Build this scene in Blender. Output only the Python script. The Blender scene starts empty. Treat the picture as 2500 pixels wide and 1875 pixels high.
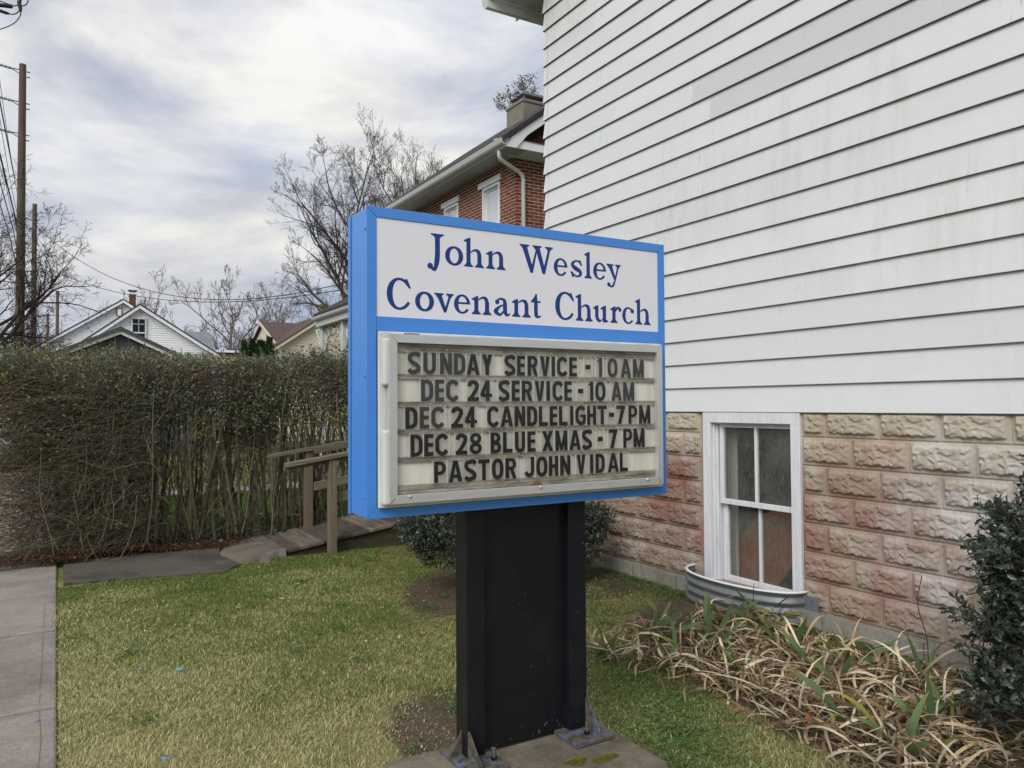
import bpy, math, random
import numpy as np
from mathutils import Vector, Matrix
from mathutils.geometry import tessellate_polygon
R = math.radians
random.seed(7); rng = np.random.default_rng(11)
C = bpy.context.scene.collection
sc = bpy.context.scene

# ---------------------------------------------------------------- camera, sky, sun, exposure
# the lens stands at the origin (eye height 1.62 m above the lawn), +Y runs along the church wall, +X towards it
yaw, pitch, roll = R(30.715), R(1.546), R(-0.346)
fw = Vector((math.sin(yaw)*math.cos(pitch), math.cos(yaw)*math.cos(pitch), math.sin(pitch)))
rt0 = Vector((math.cos(yaw), -math.sin(yaw), 0)); up0 = rt0.cross(fw)
rt = rt0*math.cos(roll) + up0*math.sin(roll); up = -rt0*math.sin(roll) + up0*math.cos(roll)
cd = bpy.data.cameras.new('camera'); cam = bpy.data.objects.new('camera', cd); C.objects.link(cam)
cd.sensor_width = 36; cd.lens = 1870.36/2500*36; cd.clip_end = 2000; cd.clip_start = 0.05
cam.matrix_world = Matrix(((rt.x, up.x, -fw.x, 0), (rt.y, up.y, -fw.y, 0), (rt.z, up.z, -fw.z, 0), (0, 0, 0, 1)))
sc.camera = cam

SUN_EL, SUN_AZ = R(40), R(236)          # azimuth clockwise from +Y: the bright part of the cloud is behind the camera's left
world = bpy.data.worlds.new('World'); sc.world = world; world.use_nodes = True
wn = world.node_tree; wn.nodes.clear()
def W(t, **k):
    n = wn.nodes.new(t)
    for a, b in k.items(): setattr(n, a, b)
    return n
sky = W('ShaderNodeTexSky', sky_type='NISHITA', sun_disc=False); sky.sun_elevation = SUN_EL; sky.sun_rotation = SUN_AZ
sky.dust_density = 2.0
tc = W('ShaderNodeTexCoord'); sep = W('ShaderNodeSeparateXYZ'); wn.links.new(tc.outputs['Generated'], sep.inputs[0])
def wm(op, a, b=None, clamp=False):
    n = W('ShaderNodeMath', operation=op); n.use_clamp = clamp
    for i, v in enumerate((a, b)):
        if v is None: continue
        if isinstance(v, (int, float)): n.inputs[i].default_value = v
        else: wn.links.new(v, n.inputs[i])
    return n.outputs[0]
def wnoise(scale, det, off, dist=0.0, rough=0.5, sz=2.6, rot=0.0):
    m = W('ShaderNodeMapping'); m.inputs['Location'].default_value = off; m.inputs['Scale'].default_value = (1, 1, sz)
    m.inputs['Rotation'].default_value = (0, rot, 0)
    wn.links.new(tc.outputs['Generated'], m.inputs[0])
    n = W('ShaderNodeTexNoise'); n.inputs['Scale'].default_value = scale; n.inputs['Detail'].default_value = det
    n.inputs['Roughness'].default_value = rough; n.inputs['Distortion'].default_value = dist
    wn.links.new(m.outputs[0], n.inputs['Vector']); return n.outputs[0]
def wramp(f, stops):
    n = W('ShaderNodeValToRGB'); e = n.color_ramp.elements
    while len(e) < len(stops): e.new(0.5)
    for i, (p, c) in enumerate(stops): e[i].position = p; e[i].color = (*c, 1)
    wn.links.new(f, n.inputs[0]); return n.outputs[0]
def wmix(f, a, b, blend='MIX'):
    n = W('ShaderNodeMix', data_type='RGBA', blend_type=blend)
    for s, v in ((n.inputs[0], f), (n.inputs[6], a), (n.inputs[7], b)):
        if isinstance(v, (int, float)): s.default_value = v
        elif isinstance(v, tuple): s.default_value = (*v, 1)
        else: wn.links.new(v, s)
    return n.outputs[2]
SKO, SKH = (3.1, 1.2, 0.4), (1.9, 8.4, 2.0)
shape = wnoise(3.4, 9, SKO, 0.25, 0.56, 2.6, R(-12))
K = 10.0                                                     # the cloud's radiance, against the background strength of 0.1
cloud = wramp(shape, [(0.37, (0.37*K, 0.41*K, 0.51*K)), (0.46, (0.48*K, 0.51*K, 0.59*K)), (0.53, (0.58*K, 0.60*K, 0.65*K)), (0.63, (0.74*K, 0.745*K, 0.75*K))])
warm = wnoise(2.2, 3, (7.7, 2.9, 1.0), 0.2, 0.5, 3.0)
warmf = wm('MULTIPLY', wramp(warm, [(0.44, (0, 0, 0)), (0.58, (1, 1, 1))]), 0.8)
cloud = wmix(warmf, cloud, wmix(1.0, cloud, (1.03, 1.0, 0.94), 'MULTIPLY'))
holes = wramp(wnoise(2.0, 7, SKH, 0.2, 0.5, 2.0, R(-14)), [(0.52, (0, 0, 0)), (0.66, (1, 1, 1))])
skyc = wmix(1.0, sky.outputs[0], (1.0, 1.0, 1.0), 'MULTIPLY')
blue = wmix(0.55, skyc, (0.40*K, 0.52*K, 0.78*K))
full = wmix(wm('MULTIPLY', holes, 0.65), cloud, blue)
# an overcast sky grows brighter towards the zenith
grad = wm('ADD', wm('MULTIPLY', wm('MAXIMUM', sep.outputs[2], 0.0), 0.45), 0.88)
full2 = W('ShaderNodeVectorMath', operation='SCALE'); wn.links.new(full, full2.inputs[0]); wn.links.new(grad, full2.inputs['Scale'])
bg = W('ShaderNodeBackground'); bg.inputs['Strength'].default_value = 0.1
wn.links.new(full2.outputs[0], bg.inputs['Color'])
wo = W('ShaderNodeOutputWorld'); wn.links.new(bg.outputs[0], wo.inputs['Surface'])

sl = bpy.data.lights.new('sun', 'SUN'); sl.energy = 2.2; sl.angle = R(35); sl.color = (1.0, 0.97, 0.92)
so = bpy.data.objects.new('sun', sl); C.objects.link(so)
sd = Vector((math.sin(SUN_AZ)*math.cos(SUN_EL), math.cos(SUN_AZ)*math.cos(SUN_EL), math.sin(SUN_EL)))
so.rotation_euler = sd.to_track_quat('Z', 'Y').to_euler()
sc.view_settings.view_transform = 'Standard'; sc.view_settings.look = 'None'; sc.view_settings.gamma = 1
sc.view_settings.use_curve_mapping = False; sc.view_settings.exposure = 0.25
sc.render.engine = 'CYCLES'; sc.cycles.max_bounces = 7; sc.cycles.transparent_max_bounces = 12
sc.cycles.use_adaptive_sampling = True; sc.cycles.adaptive_threshold = 0.02

GZ = -1.62   # lawn level

# ---------------------------------------------------------------- materials
def L(v): return tuple((x/12.92 if x <= .04045 else ((x+.055)/1.055)**2.4) for x in [c/255 for c in v])
class N:
    """a small wrapper round one material's node tree"""
    def __init__(s, name):
        s.m = bpy.data.materials.new(name); s.m.use_nodes = True; s.t = s.m.node_tree
        s.b = s.t.nodes['Principled BSDF']; s.out = s.t.nodes['Material Output']; s._co = {}
    def n(s, t, **k):
        x = s.t.nodes.new(t)
        for a, b in k.items(): setattr(x, a, b)
        return x
    def lk(s, a, b): s.t.links.new(a, b)
    def put(s, sock, v):
        if isinstance(v, (int, float)): sock.default_value = v
        elif isinstance(v, tuple): sock.default_value = (*v, 1) if len(v) == 3 and sock.type == 'RGBA' else v
        else: s.lk(v, sock)
    def co(s, kind='pos'):
        if kind not in s._co:
            s._co[kind] = s.n('ShaderNodeNewGeometry').outputs['Position'] if kind == 'pos' else s.n('ShaderNodeTexCoord').outputs['Object']
        return s._co[kind]
    def map(s, scale=(1, 1, 1), kind='pos', loc=(0, 0, 0), rot=(0, 0, 0)):
        m = s.n('ShaderNodeMapping'); s.lk(s.co(kind), m.inputs[0]); m.inputs['Scale'].default_value = scale
        m.inputs['Location'].default_value = loc; m.inputs['Rotation'].default_value = rot; return m.outputs[0]
    def noise(s, scale, detail=4, vec=None, rough=0.55, dist=0.0):
        x = s.n('ShaderNodeTexNoise'); x.inputs['Scale'].default_value = scale; x.inputs['Detail'].default_value = detail
        x.inputs['Roughness'].default_value = rough; x.inputs['Distortion'].default_value = dist
        s.lk(vec if vec is not None else s.co(), x.inputs['Vector']); return x.outputs[0]
    def vor(s, scale, vec=None, feature='F1', out=0):
        x = s.n('ShaderNodeTexVoronoi', feature=feature); x.inputs['Scale'].default_value = scale
        s.lk(vec if vec is not None else s.co(), x.inputs['Vector']); return x.outputs[out]
    def ramp(s, f, stops, interp='LINEAR'):
        x = s.n('ShaderNodeValToRGB'); x.color_ramp.interpolation = interp; e = x.color_ramp.elements
        while len(e) < len(stops): e.new(0.5)
        for i, (p, c) in enumerate(stops):
            e[i].position = p; e[i].color = (c, c, c, 1) if isinstance(c, (int, float)) else (*c, 1)
        s.put(x.inputs[0], f); return x.outputs[0]
    def mix(s, f, a, b, blend='MIX'):
        x = s.n('ShaderNodeMix', data_type='RGBA', blend_type=blend)
        s.put(x.inputs[0], f); s.put(x.inputs[6], a); s.put(x.inputs[7], b); return x.outputs[2]
    def math(s, op, a, b=0.0, clamp=False):
        x = s.n('ShaderNodeMath', operation=op); x.use_clamp = clamp; s.put(x.inputs[0], a); s.put(x.inputs[1], b); return x.outputs[0]
    def bump(s, h, strength=0.3, dist=0.01):
        x = s.n('ShaderNodeBump'); x.inputs['Strength'].default_value = strength; x.inputs['Distance'].default_value = dist
        s.put(x.inputs['Height'], h); s.lk(x.outputs[0], s.b.inputs['Normal']); return s
    def set(s, color=None, rough=None, metal=None, spec=None, **k):
        if color is not None: s.put(s.b.inputs['Base Color'], color)
        if rough is not None: s.put(s.b.inputs['Roughness'], rough)
        if metal is not None: s.put(s.b.inputs['Metallic'], metal)
        if spec is not None: s.put(s.b.inputs['Specular IOR Level'], spec)
        return s
    def rand(s): return s.n('ShaderNodeObjectInfo').outputs['Random']
    def sepz(s, kind='pos', i=2):
        x = s.n('ShaderNodeSeparateXYZ'); s.lk(s.co(kind), x.inputs[0]); return x.outputs[i]
    def attr(s, name='Col'): x = s.n('ShaderNodeAttribute'); x.attribute_name = name; return x.outputs['Color']

def simple(name, col, rough=0.6, metal=0.0, var=0.15, scale=8.0, spec=0.4, bump=0.0):
    n = N(name); f = n.noise(scale, 5)
    c = n.mix(f, tuple(x*(1-var) for x in col), tuple(min(1, x*(1+var)) for x in col))
    n.set(c, rough, metal, spec)
    if bump: n.bump(n.noise(scale*12, 3), bump, 0.004)
    return n.m

M = {}
# painted aluminium siding: chalky white, vertical grime streaks, a slight tint of its own for every board
def siding(name, base, k=1.0):
    n = N(name)
    big = n.noise(0.9, 4); st = n.noise(1.0, 5, n.map((1, 12, 1.3)), 0.6)
    st2 = n.noise(1.0, 3, n.map((1, 46, 6.5)), 0.6)
    c = n.mix(n.math('MULTIPLY', n.rand(), 0.9), tuple(x*0.925 for x in base), base)
    patch = n.ramp(n.noise(0.55, 3, n.map((1, 1, 1), loc=(3, 5, 2))), [(0.48, 0.0), (0.66, 1.0)])
    f = n.math('MULTIPLY', n.ramp(st, [(0.46, 0.0), (0.70, 1.0)]), patch)
    c = n.mix(n.math('MULTIPLY', f, 0.34*k), c, (0.38, 0.38, 0.30))
    f2 = n.math('MULTIPLY', n.ramp(st2, [(0.60, 0.0), (0.72, 1.0)]), n.ramp(n.noise(0.8, 3, n.map((1, 1, 1), loc=(9, 1, 4))), [(0.50, 0.0), (0.64, 1.0)]))
    c = n.mix(n.math('MULTIPLY', f2, 0.55*k), c, (0.27, 0.27, 0.22))
    c = n.mix(n.math('MULTIPLY', n.ramp(big, [(0.35, 0.0), (0.65, 1.0)]), 0.10), c, (0.55, 0.58, 0.60))
    n.set(c, n.ramp(st, [(0.3, 0.32), (0.7, 0.5)]), 0, 0.45); n.bump(n.noise(2.2, 2, n.map((1, 1, 2))), 0.25, 0.02); return n.m
M['siding'] = siding('white_siding', (0.705, 0.72, 0.72), 1.0)
M['siding_grey'] = siding('grey_white_siding', (0.60, 0.605, 0.62), 0.6)
M['siding_lip'] = simple('grimy_shadowed_siding_edge', (0.06, 0.056, 0.048), 0.8)  # grime, plus the shadow line under each board painted into the colour
M['dark'] = simple('dark_void', (0.012, 0.012, 0.013), 0.9)
M['white_paint'] = simple('white_trim_paint', (0.74, 0.75, 0.76), 0.5, var=0.06, scale=3, bump=0.1)
# old window paint: brush marks and chips
def oldpaint():
    n = N('old_white_window_paint'); v = n.map((30, 30, 3)); f = n.noise(1.0, 4, v)
    chip = n.ramp(n.noise(38, 5, rough=0.65), [(0.66, 0.0), (0.70, 1.0)])
    c = n.mix(n.ramp(f, [(0.4, 0.0), (0.75, 1.0)]), (0.72, 0.73, 0.75), (0.58, 0.60, 0.62))
    c = n.mix(n.math('MULTIPLY', chip, 0.75), c, (0.25, 0.22, 0.18)); n.set(c, 0.5, 0, 0.4); n.bump(n.noise(1, 4, v), 0.3, 0.003); return n.m
M['old_paint'] = oldpaint()
# rock-face block: cream paint, red wash and pink brown where it has worn off, grey bloom
def blockm():
    n = N('rock_face_block'); z = n.sepz()
    a = n.noise(1.35, 5, n.map((1, 1, 1.4)), 0.6, 0.4); b = n.noise(2.1, 5, n.map((1, 1, 1), loc=(4, 7, 1)), 0.6, 0.3); g = n.noise(3.2, 6, n.map((1, 1, 1), loc=(1, 3, 9)), 0.68, 0.4)
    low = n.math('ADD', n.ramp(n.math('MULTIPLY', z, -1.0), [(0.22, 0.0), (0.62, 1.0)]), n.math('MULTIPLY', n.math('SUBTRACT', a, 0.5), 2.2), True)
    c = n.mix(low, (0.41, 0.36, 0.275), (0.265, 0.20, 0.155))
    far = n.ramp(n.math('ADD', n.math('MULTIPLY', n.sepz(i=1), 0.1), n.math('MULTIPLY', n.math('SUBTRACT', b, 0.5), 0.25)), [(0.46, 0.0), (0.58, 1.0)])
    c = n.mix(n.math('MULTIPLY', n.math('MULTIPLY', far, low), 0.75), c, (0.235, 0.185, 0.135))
    red = n.ramp(n.math('ADD', n.math('ADD', b, n.math('MULTIPLY', low, 0.055)), n.math('MULTIPLY', n.math('SUBTRACT', n.rand(), 0.5), 0.08)), [(0.60, 0.0), (0.70, 1.0)])
    c = n.mix(n.math('MULTIPLY', red, 0.55), c, (0.25, 0.10, 0.072))
    bl = n.math('MULTIPLY', n.ramp(g, [(0.54, 0.0), (0.70, 1.0)]), n.ramp(n.sepz(i=1), [(0.0, 1.0), (1.0, 0.8)]))
    c = n.mix(n.math('MULTIPLY', bl, 0.7), c, (0.53, 0.505, 0.50))
    dd = n.n('ShaderNodeVectorMath', operation='DISTANCE'); n.lk(n.co(), dd.inputs[0]); dd.inputs[1].default_value = (4.7, 5.15, -.72)
    spot = n.math('MULTIPLY', n.ramp(dd.outputs['Value'], [(0.15, 1.0), (0.55, 0.0)]), n.ramp(b, [(0.36, 0.0), (0.56, 0.85)])); c = n.mix(n.math('MULTIPLY', spot, .85), c, (0.19, 0.072, 0.052))
    d3 = n.n('ShaderNodeVectorMath', operation='DISTANCE'); n.lk(n.co(), d3.inputs[0]); d3.inputs[1].default_value = (4.7, 3.45, -.95)
    sp3 = n.math('MULTIPLY', n.ramp(d3.outputs['Value'], [(0.25, 1.0), (0.85, 0.0)]), n.ramp(a, [(0.38, 0.0), (0.60, 0.75)])); c = n.mix(sp3, c, (0.25, 0.115, 0.085))
    d2 = n.n('ShaderNodeVectorMath', operation='DISTANCE'); n.lk(n.co(), d2.inputs[0]); d2.inputs[1].default_value = (4.7, 2.35, -.75)
    sp2 = n.math('MULTIPLY', n.ramp(d2.outputs['Value'], [(0.2, 0.8), (1.0, 0.0)]), n.ramp(g, [(0.38, 0.0), (0.56, 0.9)])); c = n.mix(sp2, c, (0.50, 0.48, 0.465))
    fine = n.noise(55, 4); c = n.mix(0.35, c, n.mix(fine, (0.2, 0.2, 0.2), (1.0, 1.0, 1.0)), 'OVERLAY')
    moss = n.math('MULTIPLY', n.ramp(n.math('MULTIPLY', z, -1.0), [(1.0, 0.0), (1.0, 1.0)]), 0.0)
    n.set(c, 0.9, 0, 0.2); n.bump(n.noise(70, 4), 0.45, 0.004); return n.m
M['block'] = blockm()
M['mortar'] = simple('worn_mortar', (0.30, 0.235, 0.175), 0.95, scale=6, var=0.3, bump=0.4)
def concrete(name, a, b, sc_=1.0, stain=(0.1, 0.095, 0.085), sf=0.5, rough=0.92):
    n = N(name); c = n.mix(n.noise(2.3*sc_, 6, rough=0.7), a, b)
    c = n.mix(n.math('MULTIPLY', n.ramp(n.noise(0.9*sc_, 5, n.map(loc=(5, 2, 0)), 0.7), [(0.45, 0.0), (0.7, 1.0)]), sf), c, stain)
    c = n.mix(0.55, c, n.mix(n.noise(13*sc_, 6, n.map(loc=(1, 8, 3)), 0.72), (0.25, 0.25, 0.25), (0.80, 0.80, 0.80)), 'OVERLAY'); c = n.mix(0.5, c, n.mix(n.noise(45, 4, n.map(loc=(6, 1, 3)), 0.7), (0.2, 0.2, 0.2), (0.85, 0.85, 0.85)), 'OVERLAY')
    sp = n.ramp(n.vor(150*sc_), [(0.12, 1.0), (0.3, 0.0)]); c = n.mix(n.math('MULTIPLY', sp, 0.35), c, tuple(min(1, x*1.9) for x in b))
    sp2 = n.ramp(n.noise(120*sc_, 3), [(0.35, 1.0), (0.5, 0.0)]); c = n.mix(n.math('MULTIPLY', sp2, 0.45), c, tuple(x*0.45 for x in a))
    n.set(c, rough, 0, 0.25); n.bump(n.noise(90*sc_, 4), 0.5, 0.006); return n.m
M['sidewalk'] = concrete('old_concrete', (0.18, 0.155, 0.13), (0.33, 0.295, 0.26), 1.5, (0.12, 0.105, 0.09), 0.8)
M['walk'] = concrete('dark_weathered_concrete', (0.055, 0.050, 0.043), (0.125, 0.108, 0.086), 1.8, (0.026, 0.026, 0.025), 0.9)
M['rubble'] = concrete('rough_broken_concrete', (0.085, 0.075, 0.062), (0.19, 0.165, 0.13), 2.5, (0.04, 0.04, 0.035), 0.7)
M['pad'] = concrete('stained_footing_concrete', (0.115, 0.10, 0.075), (0.24, 0.21, 0.165), 4.0, (0.055, 0.05, 0.036), 0.75)
M['ledge'] = concrete('footing_ledge', (0.22, 0.21, 0.18), (0.30, 0.285, 0.25), 1.5, (0.10, 0.11, 0.06), 0.7)
M['street'] = concrete('asphalt', (0.05, 0.05, 0.05), (0.07, 0.07, 0.07), 0.6, (0.04, 0.04, 0.04), 0.4)
# soil and turf under the blades
def soilm(name, a, b, k=0.6):
    n = N(name); c = n.mix(n.noise(6, 6, rough=0.7), a, b); c = n.mix(n.ramp(n.noise(60, 3), [(0.45, 0.0), (0.6, k)]), c, tuple(x*2.2 for x in b))
    n.set(c, 1.0, 0, 0.1); n.bump(n.noise(40, 5), 0.8, 0.02); return n.m
M['soil'] = soilm('dark_garden_soil', (0.045, 0.033, 0.024), (0.085, 0.062, 0.045), 0.35)
def turfm():
    n = N('thatch_and_soil'); a = n.mix(n.noise(6, 6, rough=0.7), (0.17, 0.15, 0.06), (0.25, 0.22, 0.10)); s_ = n.mix(n.noise(9, 6, rough=0.7), (0.060, 0.046, 0.033), (0.125, 0.095, 0.066)); s_ = n.mix(n.ramp(n.noise(60, 3), [(0.5, 0.0), (0.65, 0.4)]), s_, (0.17, 0.13, 0.09))
    m = n.ramp(n.math('ADD', n.attr(), n.math('MULTIPLY', n.math('SUBTRACT', n.noise(14, 5, rough=0.7), 0.5), 0.9)), [(0.38, 0.0), (0.62, 1.0)])
    n.set(n.mix(m, a, s_), 1.0, 0, 0.1); n.bump(n.noise(40, 5), 0.8, 0.02); return n.m
M['turf'] = turfm()
M['old_turf'] = soilm('thatch_under_grass', (0.13, 0.115, 0.045), (0.20, 0.175, 0.075), 0.5)
def groundm():
    n = N('winter_lawn_ground'); c = n.mix(n.noise(0.25, 5), (0.075, 0.115, 0.028), (0.15, 0.16, 0.05))
    c = n.mix(n.ramp(n.noise(12, 4), [(0.4, 0.0), (0.7, 0.5)]), c, (0.17, 0.155, 0.07)); n.set(c, 1, 0, 0.1); n.bump(n.noise(20, 5), 0.6, 0.03); return n.m
M['ground'] = groundm()
def foliage(name, rough=0.55, trans=0.25, spec=0.3, k=1.0):
    n = N(name); a = n.attr()
    if k != 1.0: a = n.mix(1.0, a, (k, k, k), 'MULTIPLY')
    n.set(a, rough, 0, spec)
    if trans:
        t = n.n('ShaderNodeBsdfTranslucent'); n.lk(a, t.inputs[0]); ms = n.n('ShaderNodeMixShader'); ms.inputs[0].default_value = trans
        n.lk(n.b.outputs[0], ms.inputs[1]); n.lk(t.outputs[0], ms.inputs[2]); n.lk(ms.outputs[0], n.out.inputs[0])
    return n.m
M['grass'] = foliage('grass_blades', 0.65, 0.35, 0.2)
M['leaf'] = foliage('leaves', 0.5, 0.25, 0.4)
M['holly'] = foliage('glossy_evergreen_leaves', 0.32, 0.08, 0.55)
M['dryleaf'] = foliage('dry_leaves', 0.75, 0.2, 0.2)
M['bark'] = simple('grey_brown_bark', (0.085, 0.068, 0.055), 0.95, var=0.4, scale=9)
M['bark_mid'] = simple('grey_twig_bark', (0.088, 0.074, 0.064), 0.95, var=0.3, scale=9)
M['bark_dark'] = simple('dark_twig_bark', (0.045, 0.036, 0.032), 0.95, var=0.3, scale=9)
M['hedge_stem'] = simple('brown_privet_stem', (0.155, 0.128, 0.085), 0.9, var=0.4, scale=14)
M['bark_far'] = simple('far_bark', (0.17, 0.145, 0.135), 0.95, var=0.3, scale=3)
def woodm(name, a, b, scale=(3, 3, 3), rough=0.85, wet=0.0):
    n = N(name); g = n.noise(1, 6, n.map(scale), 0.65, 0.6); c = n.mix(n.ramp(g, [(0.3, 0.0), (0.7, 1.0)]), a, b)
    c = n.mix(n.math('MULTIPLY', n.rand(), 0.5), c, tuple(x*0.6 for x in a)); n.set(c, rough, 0, 0.3); n.bump(g, 0.5, 0.006); return n.m
M['pole'] = woodm('utility_pole_wood', (0.10, 0.075, 0.055), (0.19, 0.15, 0.11), (18, 18, 1.2))
M['post_wood'] = woodm('weathered_post_wood', (0.12, 0.098, 0.066), (0.215, 0.18, 0.125), (45, 45, 3))
M['rail_wood'] = woodm('weathered_rail_wood', (0.105, 0.088, 0.062), (0.22, 0.19, 0.14), (3, 45, 45))
M['ply'] = woodm('stained_ramp_plywood', (0.050, 0.039, 0.033), (0.16, 0.13, 0.10), (11, 5, 9))
M['ply_worn'] = woodm('worn_ramp_plywood', (0.065, 0.052, 0.044), (0.25, 0.215, 0.165), (26, 2.2, 9))
M['skirt'] = woodm('mossy_ramp_skirt', (0.035, 0.034, 0.018), (0.075, 0.065, 0.035), (3, 9, 14))
# sign
def blue():
    n = N('blue_sign_paint'); c = n.mix(n.noise(0.7, 2), (0.055, 0.23, 0.66), (0.062, 0.25, 0.70)); n.set(c, 0.33, 0, 0.5); return n.m
M['blue'] = blue()
M['blue_seam'] = simple('dark_blue_seam', (0.02, 0.07, 0.22), 0.5)
M['face'] = N('white_acrylic_face').set((0.76, 0.75, 0.81), 0.30, 0, 0.5).m
M['navy'] = N('navy_vinyl').set((0.010, 0.042, 0.205), 0.45, 0, 0.3).m
def ivory():
    n = N('aged_white_cabinet'); v = n.map((8, 8, 2)); c = n.mix(n.ramp(n.noise(1, 4, v), [(0.4, 0), (0.8, 1)]), (0.66, 0.67, 0.64), (0.50, 0.49, 0.43)); n.set(c, 0.45, 0, 0.4); return n.m
M['ivory'] = ivory()
def alu():
    n = N('brushed_aluminium'); c = n.mix(n.noise(1, 5, n.map((6, 6, 40)), 0.6), (0.52, 0.53, 0.53), (0.68, 0.69, 0.70)); n.set(c, 0.42, 0.55, 0.5); n.bump(n.noise(1, 4, n.map((30, 30, 200))), 0.08, 0.002); return n.m
M['alu'] = alu()
def backer():
    n = N('grimy_translucent_backer'); c = n.mix(n.ramp(n.noise(1, 5, n.map((26, 4, 3)), 0.6), [(0.4, 0.0), (0.75, 1.0)]), (0.72, 0.71, 0.65), (0.52, 0.50, 0.43)); n.set(c, 0.5, 0, 0.3); return n.m
M['backer'] = backer()
def track():
    n = N('dirty_letter_track'); a = n.noise(1, 5, n.map((9, 4, 40)), 0.65); c = n.mix(n.ramp(a, [(0.38, 0.0), (0.66, 1.0)]), (0.36, 0.34, 0.275), (0.13, 0.115, 0.09)); n.set(c, 0.6, 0, 0.3); return n.m
M['track'] = track()
M['letter'] = N('black_plastic_letter').set((0.008, 0.009, 0.011), 0.45, 0, 0.3).m
M['letter_glare'] = N('glare_grey_letter').set((0.035, 0.035, 0.036), 0.45, 0, 0.3).m  # black letters greyed by glazing glare painted into their colour; hinge shares it
M['rust'] = simple('rust', (0.20, 0.07, 0.025), 0.9, var=0.5, scale=60)
M['screw'] = simple('zinc_screw', (0.62, 0.60, 0.56), 0.3, 0.9, var=0.1)
def clear(name, col, opa, rough=0.08, gk=1.0):
    n = N(name); n.t.nodes.remove(n.b); t = n.n('ShaderNodeBsdfTransparent'); d = n.n('ShaderNodeBsdfDiffuse'); d.inputs[0].default_value = (*col, 1)
    g = n.n('ShaderNodeBsdfGlossy'); g.inputs['Roughness'].default_value = rough; g.inputs['Color'].default_value = (1, 1, 1, 1)
    m1 = n.n('ShaderNodeMixShader'); n.put(m1.inputs[0], opa if not callable(opa) else opa(n)); n.lk(t.outputs[0], m1.inputs[1]); n.lk(d.outputs[0], m1.inputs[2])
    lw = n.n('ShaderNodeLayerWeight'); lw.inputs[0].default_value = 0.5; fr = n.math('ADD', n.math('MULTIPLY', n.math('POWER', lw.outputs['Facing'], 5.0), 0.95), 0.035)
    m2 = n.n('ShaderNodeMixShader'); n.lk(n.math('MULTIPLY', fr, gk), m2.inputs[0]); n.lk(m1.outputs[0], m2.inputs[1]); n.lk(g.outputs[0], m2.inputs[2])
    n.lk(m2.outputs[0], n.out.inputs[0]); return n.m
M['tile'] = clear('clear_letter_panel', (0.52, 0.50, 0.45), 0.16, 0.25, 0.5)
M['tile_edge'] = clear('clear_panel_edge', (0.66, 0.65, 0.60), 0.65, 0.3, 0.5)
M['glazing'] = clear('sign_glazing', (0.62, 0.62, 0.58), 0.004, 0.03, 0.22)
M['dirty_glass'] = clear('dirty_wired_glass', (0.24, 0.24, 0.215), lambda n: n.math('ADD', n.ramp(n.noise(1, 5, n.map((1, 60, 22), rot=(R(35), 0, 0)), 0.7), [(0.35, 0.05), (0.75, 0.26)]), n.ramp(n.noise(3.5, 4), [(0.4, 0.0), (0.75, 0.16)]), True), 0.22)
def blk():
    n = N('black_post_paint'); dirt = n.ramp(n.noise(5, 6, rough=0.7), [(0.5, 0.0), (0.8, 1.0)]); c = n.mix(n.math('MULTIPLY', dirt, 0.35), (0.0055, 0.0065, 0.010), (0.03, 0.032, 0.034))
    z = n.math('MULTIPLY', n.math('ADD', n.sepz(), 1.40), -8.0, True)
    chip = n.math('MULTIPLY', n.ramp(n.noise(62, 4, n.map((1, 1, 0.6)), 0.7), [(0.63, 0.0), (0.68, 1.0)]), z)
    c = n.mix(chip, c, (0.20, 0.19, 0.15)); chipb = n.math('MULTIPLY', n.ramp(n.noise(30, 4, n.map(loc=(2, 2, 2)), 0.6), [(0.70, 0.0), (0.74, 1.0)]), z); c = n.mix(chipb, c, (0.05, 0.10, 0.33))
    spk = n.ramp(n.noise(85, 2, n.map((1, 1, .35), loc=(3, 1, 1))), [(0.745, 0.0), (0.77, 1.0)]); c = n.mix(n.math('MULTIPLY', spk, 0.6), c, (0.30, 0.29, 0.26))
    n.set(c, n.ramp(n.noise(3, 5, n.map((1, 1, .4))), [(0.35, 0.30), (0.7, 0.55)]), 0, 0.35); return n.m
M['black'] = blk()
def base():
    n = N('worn_base_plate'); c = n.mix(n.ramp(n.noise(16, 5, rough=0.7), [(0.50, 0.0), (0.66, 1.0)]), (0.11, 0.095, 0.07), (0.10, 0.16, 0.31)); c = n.mix(n.ramp(n.noise(26, 4, n.map(loc=(3, 3, 3))), [(0.5, 0.0), (0.6, 1.0)]), c, (0.06, 0.055, 0.045)); n.set(c, 0.7, 0.1, 0.3); n.bump(n.noise(60, 4), 0.4, 0.003); return n.m
M['plate'] = base()
def galv():
    n = N('galvanised_steel'); c = n.mix(n.noise(22, 4), (0.17, 0.18, 0.19), (0.27, 0.285, 0.295)); c = n.mix(n.ramp(n.sepz(), [(0, 0.0), (1, 0.0)]), c, (0.3, 0.2, 0.1)); lowf = n.math('MULTIPLY', n.math('ADD', n.sepz(), 1.48), -4.0, True)
    c = n.mix(n.math('MULTIPLY', lowf, 0.8), c, (0.19, 0.20, 0.13)); n.set(c, 0.5, 0.45, 0.4); return n.m
M['galv'] = galv()
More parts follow.
